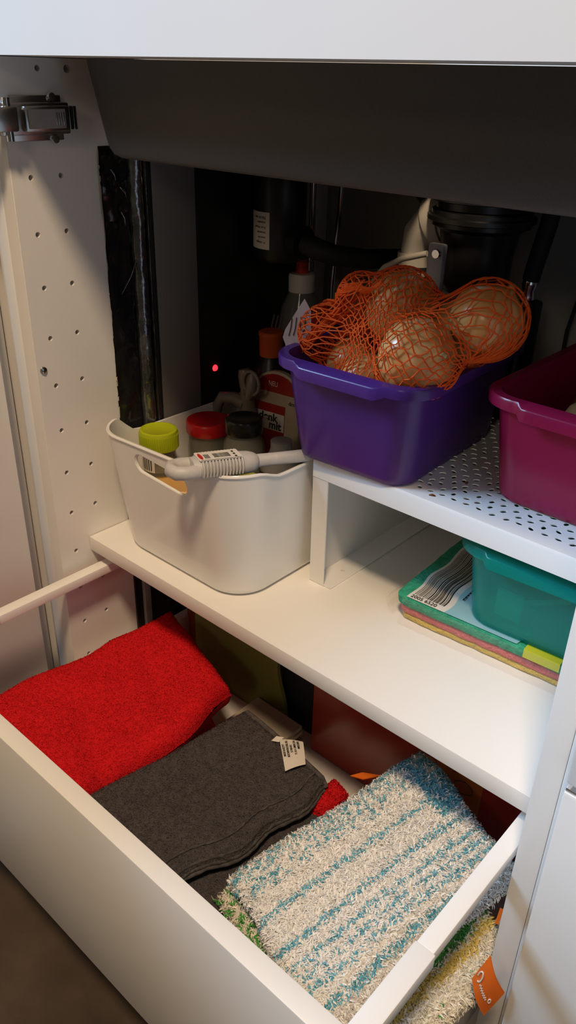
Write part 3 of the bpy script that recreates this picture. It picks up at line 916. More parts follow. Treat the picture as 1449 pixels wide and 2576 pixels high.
# ---------- onions
M['onion'] = mat('onion_skin', (0.68, 0.30, 0.085), 0.24, vary=(30, (0.80, 0.46, 0.17)), sss=0.1)
nt = M['onion'].node_tree
wv = nt.nodes.new('ShaderNodeTexWave')
wv.bands_direction = 'X'
wv.inputs['Scale'].default_value = 40
ob_mesh = None
ONI = [((0.2930, 0.203, 0.2930), 0.0335, 0.4), ((0.3420, 0.163, 0.2660), 0.0350, 1.2), ((0.3760, 0.212, 0.2960), 0.0330, 2.2),
       ((0.3460, 0.225, 0.2750), 0.0310, 0.2), ((0.2560, 0.186, 0.2330), 0.0270, 2.8), ((0.2900, 0.165, 0.2300), 0.0280, 1.0),
       ((0.2750, 0.255, 0.2500), 0.0300, 0.6), ((0.3170, 0.262, 0.2350), 0.0290, 1.5),
       ((0.2630, 0.195, 0.1870), 0.0300, 0.9), ((0.3250, 0.180, 0.1870), 0.0300, 1.9), ((0.2640, 0.270, 0.1870), 0.0300, 2.4), ((0.3150, 0.243, 0.1870), 0.0290, 0.1)]
prof = []
for k in range(15):
    a_ = -PI / 2 + PI * k / 14
    rr = max(0.006, math.cos(a_))
    zz = math.sin(a_) * 0.93
    if k >= 13:
        rr *= 0.55 if k == 13 else 0.6
        zz += 0.07 * (k - 12)
    prof.append((rr if k not in (0, 14) else 0.05, zz))
olab = ['golden onion at the top back of the orange net', 'shiny pale golden onion at the front of the orange net', 'brown onion at the right end of the orange net',
        'brown onion wedged between the other onions in the net', 'shaded onion low at the left of the net', 'onion behind the purple bin front rim']
for i, (p, r, a_) in enumerate(ONI):
    t = thing('onion', olab[i] if i < 6 else 'onion lying deeper inside the purple bin', 'onion', p, 'onions in the orange net')
    RM = Matrix.Translation(p) @ Matrix.Rotation(a_, 4, 'Z') @ Matrix.Rotation(0.9 + 0.4 * math.sin(i * 2.1), 4, 'X') @ Matrix.Scale(r, 4)
    b = MB().lathe(prof, 28)
    for v in b.v:
        q = 1 + 0.03 * noise.noise(v * 2 + Vector((i, 0, 0))) + 0.006 * math.sin(math.atan2(v.y, v.x) * 14)
        v *= q
    b.xf(RM).build('bulb', 'onion', t, 60)
    MB().tube([(0, 0, 0.98), (0.02, 0.01, 1.06), (0.03, 0.0, 1.11)], [0.13, 0.08, 0.04], 8).xf(RM).build('stem_tip', 'kraft', t, 60)

# ---------- orange net round the onions
M['net'] = mat('orange_net', (0.90, 0.13, 0.018), 0.75, vary=(60, (0.82, 0.10, 0.014)), spec=0.15)
NC = Vector((0.300, 0.190, 0.262))
SPH = [(Vector(p), r + 0.0022) for p, r, _ in ONI[:8]]
SPH += [(Vector((0.236, 0.170, 0.264)), 0.027), (Vector((0.262, 0.185, 0.300)), 0.022), (Vector((0.30, 0.19, 0.262)), 0.042)]


def net_r(d):
    best = []
    for c, r in SPH:
        oc = c - NC
        b_ = d.dot(oc)
        disc = b_ * b_ - (oc.length_squared - r * r)
        best.append(b_ + math.sqrt(disc) if disc > 0 else max(0.0, b_ - math.sqrt(-disc) * 1.1))
    mx = max(best)
    return mx


def net_pt(th, ph):
    d = Vector((-math.cos(th), math.sin(th) * math.cos(ph), math.sin(th) * math.sin(ph)))
    # average over a small cone so the net spans the hollows between onions
    u = d.orthogonal().normalized()
    w = d.cross(u)
    rs = [net_r(d)]
    for k in range(6):
        a_ = k * PI / 3
        rs.append(net_r((d + (u * math.cos(a_) + w * math.sin(a_)) * 0.22).normalized()))
    r = max(rs[0], 0.45 * rs[0] + 0.55 * sum(rs[1:]) / 6) + 0.0012
    return NC + d * r


net = MB()
N = 38
for s_ in (-1, 1):
    for k in range(N):
        path = []
        for j in range(64):
            th = 0.10 + (PI - 0.16) * j / 63
            ph = 2 * PI * (k + 0.25 * s_) / N + s_ * 1.25 * th + 0.10 * noise.noise((k * 1.7, j * 0.16, s_ * 3)) + 0.035 * math.sin(j * 1.9 + k)
            p = net_pt(th + 0.03 * noise.noise((k * 2.3, j * 0.3, 8)), ph)
            path.append(p)
        net.tube(path, 0.00068, 4, False)
no = thing('onion_net_bag', 'orange mesh net bag stretched over the onions', 'net bag', (0.30, 0.19, 0.2525))
st = net.build('mesh_netting', 'net', no, 60)
tag(st, None, None, None, 'stuff')
bun = MB()
for k in range(26):
    a_ = random.uniform(0, 2 * PI)
    p0 = Vector((0.214 + random.uniform(-0.003, 0.003), 0.158 + random.uniform(-0.004, 0.004), 0.246 + random.uniform(-0.006, 0.004)))
    mid = Vector((0.236 + random.uniform(-0.006, 0.006), 0.160 + random.uniform(-0.008, 0.004), 0.272 + random.uniform(-0.008, 0.012)))
    p2 = Vector((0.268 + random.uniform(-0.008, 0.012), 0.176 + random.uniform(-0.012, 0.01), 0.302 + random.uniform(-0.008, 0.02)))
    path = []
    for j in range(12):
        t_ = j / 11
        q = p0 * (1 - t_) ** 2 + mid * 2 * t_ * (1 - t_) + p2 * t_ * t_
        path.append(q + Vector((noise.noise((k, j * 0.6, 1)), noise.noise((k, j * 0.6, 2)), noise.noise((k, j * 0.6, 3)))) * 0.0035)
    bun.tube(path, 0.0006, 4, False)
for k in range(18):     # ridge of gathered net running up and over the back onion
    path = []
    for j in range(22):
        t_ = j / 21
        th = 0.12 + 1.25 * t_
        ph = 1.75 + 0.35 * math.sin(t_ * 3) + 0.20 * noise.noise((k * 1.3, j * 0.22, 4)) * (1.2 - t_)
        path.append(net_pt(th, ph) + Vector((0, 0, 0.002 + 0.004 * math.sin(PI * t_))) * (0.5 + 0.5 * noise.noise((k, j * 0.3, 9))))
    bun.tube(path, 0.0007, 4, False)
bu = bun.build('gathered_net', 'net', no, 60)
tag(bu, None, None, None, 'stuff')
tg = MB()
TGM = frame((0.2000, 0.1490, 0.2440), (0.92, 0.38, 0.0), (0.12, 0.20, 1))
tp = [(0.002, 0), (0.011, 0), (0.0125, 0.005), (0.024, 0.010), (0.026, 0.022), (0.024, 0.040), (0.017, 0.050), (0.010, 0.038), (0.0, 0.020), (-0.002, 0.012), (0.001, 0.006)]
tg.loft([[(x, y, 0) for x, y in tp], [(x, y, 0.0005) for x, y in tp]]).xf(TGM)
M['tag'] = mat('pinkish_tag', (0.52, 0.40, 0.37), 0.5, vary=(60, (0.48, 0.36, 0.33)))
tgo = tg.build('paper_tag', 'tag', no)
for k in range(4):
    MB().tube([TGM @ Vector((0.004 + 0.0045 * k, 0.014 + 0.001 * k, 0.0008)), TGM @ Vector((0.0055 + 0.0045 * k, 0.022, 0.0008)), TGM @ Vector((0.006 + 0.0045 * k, 0.031 + 0.001 * k, 0.0008))], 0.0004, 4).build('tag_print', 'ink', tgo)

# ---------- potatoes in the magenta bin
M['potato'] = mat('brown_potato', (0.20, 0.105, 0.035), 0.8, bump=(120, 0.6, 0.004), vary=(50, (0.30, 0.17, 0.06)))
plab = ['brown rough potato nearest the front rim of the magenta bin', 'brown rough potato at the right side of the magenta bin', 'brown rough potato at the left back of the magenta bin', 'brown potato low at the front of the magenta bin', 'brown potato low at the back of the magenta bin']
for i, (x, y, z, r, a_) in enumerate(((0.4720, 0.2400, 0.2150, 0.026, 0.3), (0.5180, 0.2580, 0.2150, 0.027, 1.2), (0.4620, 0.2950, 0.2120, 0.026, 2.0), (0.4950, 0.2350, 0.1810, 0.026, 0.1), (0.4850, 0.2950, 0.1810, 0.025, 0.2))):
    b = MB().lathe([(max(0.05, math.cos(-PI / 2 + PI * k / 14)), math.sin(-PI / 2 + PI * k / 14) * 1.15) for k in range(15)], 24)
    for v in b.v:
        v *= 1 + 0.12 * noise.noise(v * 1.6 + Vector((i * 3.1, 0, 0)))
    b.xf(Matrix.Translation((x, y, z)) @ Matrix.Rotation(a_, 4, 'Z') @ Matrix.Rotation(1.3, 4, 'X') @ Matrix.Scale(r, 4))
    o = b.build('potato', 'potato', None, 60, loc=(x, y, z - r))
    tag(o, plab[i], 'potato', 'potatoes in the magenta bin')

# ================================================================== SPONGE CLOTH PACK
M['spongegreen'] = mat('green_sponge_cloth', (0.035, 0.36, 0.20), 0.85, bump=(350, 0.9, 0.003), vary=(160, (0.02, 0.27, 0.15)))
M['spongepink'] = mat('pink_sponge_cloth', (0.68, 0.17, 0.16), 0.85, bump=(350, 0.9, 0.003), vary=(160, (0.60, 0.14, 0.13)))
M['spongeyellow'] = mat('yellow_sponge_cloth', (0.68, 0.48, 0.10), 0.85, bump=(350, 0.9, 0.003), vary=(160, (0.60, 0.42, 0.08)))
M['bluelabel'] = mat('blue_label', (0.22, 0.45, 0.52), 0.35, vary=(20, (0.30, 0.52, 0.58)))
M['yellowlabel'] = mat('yellow_label', (0.55, 0.55, 0.03), 0.35, vary=(20, (0.50, 0.50, 0.03)))
pc = thing('sponge_cloth_pack', 'wrapped stack of green, pink and yellow sponge cloths on the shelf', 'sponge cloths', (0.445, 0.25, 0.0))
PM = Matrix.Translation((0.3480, 0.1570, 0.0)) @ Matrix.Rotation(0.060, 4, 'Z')


def cloth_slab(x0, x1, y0, y1, z0, z1, mname, nm):
    nx, ny = 40, 36
    r = 0.010

    def outline(off):
        return [(x, y) for x, y in rrect((x0 + x1) / 2, (y0 + y1) / 2, x1 - x0 + 2 * off, y1 - y0 + 2 * off, r, 5)]
    rg = []
    for off, z in ((-0.0012, z0), (0, z0 + 0.0012), (0, z1 - 0.0012), (-0.0012, z1)):
        pts = outline(off)
        out = []
        for i, p in enumerate(pts):
            q = pts[(i + 1) % len(pts)]
            m_ = 24 if (i + 1) % 6 == 0 else 1
            for k in range(m_):
                out.append((p[0] + (q[0] - p[0]) * k / m_, p[1] + (q[1] - p[1]) * k / m_))
        rg.append([(x + 0.0012 * noise.noise((x * 90, y * 90, z * 200)), y + 0.0012 * noise.noise((x * 90, y * 90, z * 200 + 9)), z + 0.0006 * noise.noise((x * 60, y * 60, 3)) * (1 if z > z0 + 0.001 else 0)) for x, y in out])
    return MB().loft(rg).xf(PM).build(nm, mname, pc, 50)


cloth_slab(0.006, 0.200, 0.003, 0.170, 0.0008, 0.0075, 'spongeyellow', 'yellow_cloth')
cloth_slab(0.003, 0.202, 0.002, 0.170, 0.0078, 0.0170, 'spongepink', 'pink_cloth')
cloth_slab(0.000, 0.204, 0.000, 0.172, 0.0173, 0.0282, 'spongegreen', 'green_cloth')


def wavy(x, y, dz=0.0):
    return PM @ Vector((x + 0.0016 * noise.noise((x * 20, y * 45, 2.0)) + 0.0018 * math.sin(y * 95), y, 0.0294 + 0.0004 * math.sin(y * 160) + dz))


wl = MB().grid(lambda u, v: wavy(0.013 + 0.041 * u, 0.0005 + 0.14 * v), 8, 50).build('white_label', 'paper', pc, 60)
MB().grid(lambda u, v: wavy(0.054 + 0.075 * u, 0.0005 + 0.14 * v), 8, 40).build('blue_label', 'bluelabel', pc, 60)
MB().grid(lambda u, v: PM @ Vector((0.137 + 0.034 * u, -0.0024 + 0.0090 * max(0, v - 0.5) * 2, 0.0205 + 0.0090 * min(1, 2 * v) + 0.0002 * v)), 6, 4).build('yellow_label', 'yellowlabel', pc, 60)
xb = 0.0165
while xb < 0.0470:
    w_ = random.choice((0.00035, 0.0005, 0.0008, 0.0012))
    MB().grid(lambda u, v: wavy(xb + w_ * u, 0.0085 + 0.13 * v, 0.00025), 1, 46).build('barcode_bar', 'ink', pc)
    xb += w_ + random.choice((0.0004, 0.0006, 0.0010))
text('barcode_digits', '2005 6520', 0.0072, PM @ Matrix.Translation((0.0160, 0.0020, 0.0302)), 'ink', pc, 0.92)
for k in range(10):
    MB().box(0.0585, 0.0598, 0.030 + 0.0045 * k, 0.0335 + 0.0045 * k, 0.0301, 0.0303).xf(PM).build('label_print', 'ink', pc)


def film_end(u, v):
    a_ = v * PI
    x = -0.006 - 0.008 * math.sin(a_) * (0.6 + 0.5 * noise.noise((u * 6, v * 3, 1))) + 0.005 * (1 - math.sin(a_))
    return PM @ Vector((x, 0.002 + 0.060 * u, 0.001 + 0.0265 * (1 - v) + 0.003 * noise.noise((u * 8, v * 5, 4)) * math.sin(a_)))


MB().grid(film_end, 30, 14).build('film_wrap', 'film', pc, 60)
MB().grid(lambda u, v: PM @ Vector((0.010 + 0.19 * u, -0.0025 - 0.006 * (1 - v) ** 2, 0.0008 + 0.0275 * v + 0.0006 * noise.noise((u * 20, v * 4, 2)))), 60, 8).build('film_wrap', 'film', pc, 60)

# ---------- contents of the teal bin
pb = thing('plastic_bag', 'crumpled clear plastic bag inside the teal bin', 'bag', (0.48, 0.24, 0.034))


def bagpt(u, v):
    th, ph = PI * (0.02 + 0.96 * v), 2 * PI * u
    d = Vector((math.sin(th) * math.cos(ph), math.sin(th) * math.sin(ph), math.cos(th)))
    r = 1 + 0.35 * noise.noise(d * 2.2) + 0.15 * noise.noise(d * 6)
    return Vector((0.475 + d.x * 0.040 * r, 0.243 + d.y * 0.042 * r, max(0.0345, 0.062 + d.z * 0.027 * r)))


MB().grid(bagpt, 40, 24).build('bag_film', 'film', pb, 30)
M['palecard'] = mat('pale_green_card', (0.45, 0.60, 0.48), 0.5, vary=(40, (0.40, 0.55, 0.44)))
cdm = MB().box(0.440, 0.466, 0.1865, 0.191, 0.0345, 0.062).build('small_card', 'palecard', None, 40, 0.0006)
tag(cdm, 'small pale card standing in the teal bin behind its front wall', 'card')
rdm = MB().tube([(0.437, 0.2000, 0.036), (0.505, 0.2000, 0.072)], 0.0026, 10).build('stick', 'palecard', None, 60)
tag(rdm, 'pale stick leaning diagonally in the teal bin', 'stick')

# ================================================================== DRAWER
dw = thing('pull_out_drawer', 'white pulled-out drawer with open side rails filled with cloths', 'drawer', (0.286, 0.08, -0.245))
box('drawer_front', 0.006, 0.566, -0.1880, -0.1720, -0.2450, -0.0320, 'metalwhite', dw, 0.0012)
box('floor_panel', 0.010, 0.562, -0.1718, 0.34, -0.2420, -0.2300, 'laminate', dw, 0.0)
for X0, X1 in ((0.0085, 0.0225), (0.5515, 0.5655)):
    box('side_wall', X0, X1, -0.1718, 0.34, -0.2415, -0.1680, 'metalwhite', dw, 0.001)
    box('side_rail', X0, X1, -0.0960, 0.34, -0.0445, -0.0330, 'metalwhite', dw, 0.0012)
    box('rail_sleeve', X0 - 0.0008, X1 + 0.0016, -0.1718, -0.0960, -0.0455, -0.0322, 'metalwhite', dw, 0.0012)
box('back_wall', 0.010, 0.562, 0.330, 0.340, -0.2300, -0.035, 'metalwhite', dw, 0.001)
sl = thing('drawer_runner', 'grey metal drawer runner and post on the left below the shelf', 'runner', (0.0, 0.15, -0.28))
box('post', 0.0030, 0.0085, 0.106, 0.116, -0.28, -0.022, 'greyplastic', sl, 0.001)
box('rail', 0.0032, 0.0078, 0.12, 0.42, -0.228, -0.212, 'hinge', sl, 0.001)
box('backing', 0.0002, 0.0030, 0.096, 0.44, -0.28, -0.020, 'blackplastic', sl, 0.0)

# ---------- standing things at the back of the drawer
M['greenmat'] = mat('dull_green_felt', (0.20, 0.21, 0.035), 0.9, vary=(14, (0.26, 0.20, 0.06)), bump=(300, 0.3, 0.001))
M['navy'] = mat('dark_navy', (0.018, 0.022, 0.030), 0.6, vary=(20, (0.026, 0.028, 0.034)))
M['redbook'] = mat('dark_red_card', (0.34, 0.030, 0.018), 0.25, vary=(10, (0.29, 0.024, 0.015)))
M['orangeprint'] = mat('orange_print', (0.45, 0.13, 0.02), 0.4, vary=(14, (0.36, 0.09, 0.016)))
gp = []
for k in range(33):
    t_ = k / 32
    gp.append((0.2120 + 0.007 * math.sin(t_ * 9 + 0.6), -0.2285 + 0.190 * t_))
gp += [(0.060, -0.0385), (0.060, -0.2285)]
gm = MB().loft([[(x, 0.1440, z) for x, z in gp], [(x, 0.1490, z) for x, z in gp]]).build('place_mat', 'greenmat', None, 40)
tag(gm, 'dull green wavy-edged mat standing at the back of the drawer', 'mat')
nvb = MB().box(0.2000, 0.2900, 0.158, 0.185, -0.2295, -0.045).build('dark_folder', 'navy', None, 40, 0.002)
tag(nvb, 'dark navy folder standing behind the green mat', 'folder')
oc = MB().box(0.020, 0.110, 0.165, 0.170, -0.2295, -0.075).build('orange_envelope', 'orangeprint', None, 40, 0.001)
tag(oc, 'orange card showing above the red towel at the drawer back', 'card')
rbk = thing('gift_box', 'dark red box with orange floral print at the drawer back', 'box', (0.38, 0.16, -0.229))
box('box_body', 0.2640, 0.5480, 0.1400, 0.1760, -0.2295, -0.0420, 'redbook', rbk, 0.002)
box('orange_panel', 0.4100, 0.4820, 0.1396, 0.1400, -0.2200, -0.0500, 'orangeprint', rbk, 0.0)
for k, (x, z, s_) in enumerate(((0.420, -0.135, 1), (0.438, -0.150, 1.2), (0.455, -0.165, 1), (0.430, -0.170, 0.9), (0.462, -0.145, 1.1), (0.446, -0.125, 0.8), (0.470, -0.172, 0.9))):
    MB().tube([(x + 0.010 * s_ * math.cos(q / 10 * 5.4 + k), 0.1394, z + 0.007 * s_ * math.sin(q / 10 * 5.4 + k) * (1 + 0.2 * math.cos(q))) for q in range(11)], 0.0004, 4).build('flower_outline', 'ink', rbk)
M['cardgrey'] = mat('beige_paper', (0.42, 0.37, 0.30), 0.7, vary=(30, (0.38, 0.33, 0.26)))
ps = thing('paper_stack', 'pale beige stack of papers behind the grey towels in the drawer', 'papers', (0.21, 0.10, -0.2300))
for k in range(5):
    box('sheet', 0.168 + 0.003 * k, 0.252 + 0.003 * math.sin(k * 2.3), 0.070 + 0.003 * k, 0.137, -0.2295 + 0.0065 * k, -0.2237 + 0.0065 * k, 'cardgrey', ps, 0.0006)

# ---------- towels
M['redterry'] = mat('red_terry', (0.74, 0.016, 0.022), 1.0, bump=(800, 0.8, 0.0020), vary=(200, (0.64, 0.013, 0.017), 4), spec=0.1)
M['greyterry'] = mat('grey_terry', (0.105, 0.093, 0.096), 0.95, bump=(700, 1.0, 0.0030), vary=(160, (0.078, 0.069, 0.071), 8), spec=0.15)
M['greyhem'] = mat('grey_hem', (0.105, 0.094, 0.094), 0.9, bump=(1500, 0.6, 0.001), vary=(200, (0.055, 0.048, 0.045)))


def quadmap(c, u, v):
    a_, b_, c_, d_ = [Vector(q) for q in c]
    return (a_ * (1 - u) + b_ * u) * (1 - v) + (d_ * (1 - u) + c_ * u) * v


def towel_fn(corners, zt, th, edge=0.016, zf=None, warp=None):
    def fn(u, v, top):
        p = quadmap(corners, u, v)
        L1 = ((Vector(corners[1]) - Vector(corners[0])).length + (Vector(corners[2]) - Vector(corners[3])).length) / 2
        L2 = ((Vector(corners[3]) - Vector(corners[0])).length + (Vector(corners[2]) - Vector(corners[1])).length) / 2
        e = min(min(u, 1 - u) * L1, min(v, 1 - v) * L2)
        k = 1 - min(e / edge, 1)
        z = th / 2 * math.sqrt(max(0.0, 1 - k * k))
        x, y = p.x, p.y
        if warp:
            dx, dy = warp(u, v)
            x += dx
            y += dy
        f = (zf(u, v) if zf else 0)
        return Vector((x, y, zt - th / 2 + (z if top else -z) + (f if top else f * 0.6)))
    return fn


def towel(name, fn, material, parent=None, nu=90, nv=110, fine=0.0006):
    def top(u, v):
        p = fn(u, v, True)
        p.z += fine * noise.noise((p.x * 420, p.y * 420, 1.0)) + fine * noise.noise((p.x * 900, p.y * 900, 4.0))
        return p
    b = MB().grid(top, nu, nv)
    c = MB().grid(lambda u, v: fn(u, v, False), nu, nv)
    b.add(c.v, c.f)
    o = b.build(name, material, parent, 80)
    bm = bmesh.new()
    bm.from_mesh(o.data)
    bmesh.ops.remove_doubles(bm, verts=bm.verts, dist=0.00025)
    bmesh.ops.recalc_face_normals(bm, faces=bm.faces)
    bm.to_mesh(o.data)
    bm.free()
    return o


def pile(name, fn, n, material, parent, ln=0.003, wd=0.0006, colf=None, lean=0.7, seed=1):
    """short fibres rooted on a cloth surface, one joined mesh"""
    rnd = random.Random(seed)
    vs, fs, cs = [], [], []
    e = 0.004
    for _ in range(n):
        u, v = rnd.random(), rnd.random()
        p = fn(u, v, True)
        pu = fn(min(u + e, 1), v, True) - fn(max(u - e, 0), v, True)
        pv = fn(u, min(v + e, 1), True) - fn(u, max(v - e, 0), True)
        nn = pu.cross(pv)
        if nn.length < 1e-12:
            continue
        nn.normalize()
        if nn.z < 0:
            nn = -nn
        a_ = rnd.uniform(0, 2 * PI)
        t_ = (pu.normalized() * math.cos(a_) + pv.normalized() * math.sin(a_))
        d = (nn + t_ * rnd.uniform(0.3, lean * 2)).normalized()
        s_ = d.cross(nn)
        if s_.length < 1e-6:
            continue
        s_.normalize()
        L = ln * rnd.uniform(0.6, 1.3)
        w = wd * rnd.uniform(0.7, 1.3)
        q1 = p + d * L * 0.55
        q2 = p + (d + t_ * 0.5 - nn * 0.2).normalized() * L
        k = len(vs)
        vs += [p - s_ * w - nn * 0.0004, p + s_ * w - nn * 0.0004, q1 + s_ * w * 1.1, q1 - s_ * w * 1.1, q2 + s_ * w * 0.3, q2 - s_ * w * 0.3]
        fs += [(k, k + 1, k + 2, k + 3), (k + 3, k + 2, k + 4, k + 5)]
        if colf:
            c = colf(u, v, rnd)
            cs += [c] * 6
    me = bpy.data.meshes.new(name)
    me.from_pydata([tuple(v) for v in vs], [], fs)
    if colf:
        at_ = me.color_attributes.new('fibre', 'FLOAT_COLOR', 'POINT')
        for i, c in enumerate(cs):
            at_.data[i].color = (*c, 1)
    me.materials.append(M[material])
    for p in me.polygons:
        p.use_smooth = True
    o = bpy.data.objects.new(name, me)
    COL.objects.link(o)
    WM[o.name] = Matrix.Identity(4)
    if parent:
        o.parent = parent
        o.matrix_parent_inverse = WM[parent.name].inverted()
    o['kind'] = 'stuff'
    return o


# grey towels (lower one first)
g2 = towel_fn([(0.205, -0.168), (0.398, -0.168), (0.386, 0.040), (0.262, 0.060)], -0.158, 0.030, 0.010,
              zf=lambda u, v: 0.002 * noise.noise((u * 3, v * 4, 2)))
t2 = thing('terry_towel', 'dark grey terry towel lying flat under the labelled grey towel', 'towel', (0.31, -0.05, -0.186), 'terry towels in the drawer')
towel('folded_cloth', g2, 'greyterry', t2, 70, 80)
pile('terry_loops', g2, 9000, 'greyterry', t2, 0.0014, 0.0003, seed=3)


def g1_warp(u, v):
    # the right edge bends in towards the drawer front
    k = u * u
    return (0.010 * k * math.sin(PI * min(1, v * 1.05)) + 0.004 * k * math.sin(v * 17), 0)


g1 = towel_fn([(0.196, -0.168), (0.322, -0.168), (0.366, 0.046), (0.232, 0.062)], -0.1340, 0.020, 0.010,
              zf=lambda u, v: 0.0035 * noise.noise((u * 2.2, v * 2.5, 7)) + 0.004 * math.exp(-((u - 0.2) / 0.25) ** 2 - ((v - 0.8) / 0.3) ** 2), warp=g1_warp)
t1 = thing('terry_towel', 'dark grey terry kitchen towel with a white care label', 'towel', (0.28, -0.05, -0.155), 'terry towels in the drawer')
towel('folded_cloth', g1, 'greyterry', t1, 80, 120)
pile('terry_loops', g1, 16000, 'greyterry', t1, 0.0015, 0.0003, seed=4)
# hem band along the right edge
hm = MB()
for k in range(2):
    hm = MB().grid(lambda u, v: g1(1.0 - (0.012 + 0.085 * (1 if k else 0) + 0.010 * u) - 0.02 * (1 - v) * k, v * 0.97 + 0.01, True) + Vector((0.001 * noise.noise((v * 30, u, k)), 0, 0.0016 + 0.0012 * math.sin(u * PI) + 0.0008 * noise.noise((v * 60, u, k * 4)))), 5, 110)
    hm.build('hem', 'greyhem', t1, 60)
for k in range(2):
    MB().tube([g1(1.0 - 0.001 - 0.010 * k, v / 40 * 0.97 + 0.01, True) + Vector((0.002 * noise.noise((v * 0.7, k, 1)), 0.0005, -0.004 + 0.0015 * noise.noise((v * 0.9, k, 2)))) for v in range(41)], 0.0022, 8).build('hem_fold', 'greyhem', t1, 60)
MB().tube([g1(u / 20, 0.985, True) + Vector((0, 0.002, 0.0)) for u in range(21)], 0.003, 8).build('hem_fold', 'greyhem', t1, 60)

# care label
c1, c2, c3, c4 = Vector((0.2945, 0.0495, -0.1280)), Vector((0.3155, 0.0630, -0.1270)), Vector((0.3375, 0.0415, -0.1270)), Vector((0.3290, 0.0205, -0.1265))
MB().grid(lambda u, v: (c1 * (1 - u) + c2 * u) * (1 - v) + (c4 * (1 - u) + c3 * u) * v + Vector((0, 0, 0.0012 * math.sin(PI * u) + 0.0016 * math.sin(PI * v))), 10, 10).build('care_label', 'paper', t1, 60)
cl_ = MB().grid(lambda u, v: Vector((0.2895 + 0.007 * u, 0.0425 + 0.008 * v + 0.004 * u, -0.1285 + 0.001 * v)), 2, 2)
cl_.build('care_label', 'paper', t1, 60)
xd = (c1 - c4).normalized()
yd = -(c2 - c1)
for k, (s_, off) in enumerate((('MADE IN EGYPT', 0.018), ('KUCHENTUCHER, BO', 0.0150), ('231900 011', 0.0200), ('YLI 81A OMEN, DA', 0.0150), ('48432 BHE', 0.0220))):
    e_ = (k + 0.85) / 5.6
    o0 = (c4 * (1 - e_) + c3 * e_) + xd * off * 0.9 + Vector((0, 0, 0.0033))
    text('care_print', s_, 0.0033, frame(o0, xd, yd), 'ink', t1, 0.72, bold=0.00006)

# small red cloth between
r2 = towel_fn([(0.350, 0.020), (0.384, 0.022), (0.378, 0.062), (0.356, 0.068)], -0.1480, 0.03, 0.01)
t3 = thing('red_cloth', 'small bright red terry cloth corner between grey towel and striped mop cloth', 'cloth', (0.37, 0.04, -0.18))
towel('folded_cloth', r2, 'redterry', t3, 30, 40)
pile('terry_loops', r2, 1800, 'redterry', t3, 0.003, 0.0006, seed=9)

# big red towel


def red_z(u, v):
    w = v * 0.9 + u * 0.55
    return 0.006 * noise.noise((u * 2.0 + 3, v * 2.4, 1.0)) + 0.0035 * noise.noise((u * 4.5, v * 6.0, 3.0)) + 0.0045 * math.sin(6.0 * w) * sstep(0, 0.3, u) \
        - 0.006 * math.exp(-((v - 0.26 - 0.25 * (1 - u)) / 0.06) ** 2) * sstep(0.2, 0.7, u) - 0.005 * math.exp(-((v - 0.62 - 0.2 * (1 - u)) / 0.05) ** 2) * sstep(0.1, 0.5, u) * (1 - sstep(0.7, 1, u)) \
        + 0.010 * sstep(0.75, 1.0, v) * (1 - u)


def red_warp(u, v):
    return (0.016 * u * math.sin(PI * min(1, max(0, (v - 0.25) / 0.75))) ** 2 + 0.003 * math.sin(v * 15) * (1 - u),
            0.0)


rd = towel_fn([(0.024, -0.169), (0.208, -0.169), (0.206, 0.066), (0.050, 0.113)], -0.1150, 0.042, 0.020, red_z, red_warp)
t4 = thing('terry_towel', 'folded bright red terry towel at the left of the drawer', 'towel', (0.12, -0.04, -0.16), 'terry towels in the drawer')
towel('folded_cloth', rd, 'redterry', t4, 110, 130)
pile('terry_loops', rd, 30000, 'redterry', t4, 0.0016, 0.00032, seed=5)
# filler towels under the red one
rf = towel_fn([(0.028, -0.168), (0.190, -0.168), (0.190, 0.060), (0.040, 0.090)], -0.160, 0.066, 0.015)
towel('lower_fold', rf, 'redterry', t4, 30, 30)
rf2 = towel_fn([(0.200, -0.168), (0.390, -0.168), (0.385, 0.045), (0.26, 0.055)], -0.188, 0.040, 0.012)
t6 = thing('terry_towel', 'red towel at the bottom below the two grey towels', 'towel', (0.30, -0.04, -0.229), 'terry towels in the drawer')
towel('folded_cloth', rf2, 'redterry', t6, 30, 30)

# mop cloths
M['chenille'] = mat('chenille_fibre', (0.7, 0.66, 0.58), 0.45, attr='fibre', spec=0.5)
M['chenillebase'] = mat('chenille_base', (0.80, 0.77, 0.71), 0.9, bump=(500, 0.8, 0.002), vary=(120, (0.62, 0.58, 0.50)))


def clump(u, v, k):
    """pseudo random value per tuft-sized cell"""
    return (noise.noise((u * 36 + k, v * 44, k * 3.1)) + 0.5 * noise.noise((u * 80 + k, v * 100, k * 1.7))) * 0.62 + 0.5


def blue_col(u, v, rnd):
    uu = u + 0.010 * noise.noise((v * 12, u * 3, 2))
    p = 0.0
    if uu < 0.24:
        p = 0.38
    for c, w_, q in ((0.365, 0.012, 0.80), (0.555, 0.013, 0.80), (0.665, 0.012, 0.70), (0.735, 0.011, 0.62), (0.805, 0.012, 0.65), (0.90, 0.015, 0.80)):
        if abs(uu - c) < w_:
            p = max(p, q)
    if v > 0.84 and uu < 0.50:
        p = max(p, 0.60)
    k = rnd.uniform(0.85, 1.1)
    if clump(u, v, 1.0) < p:
        return (0.13 * k, 0.43 * k, 0.56 * k)
    return (0.90 * k, 0.88 * k, 0.84 * k)


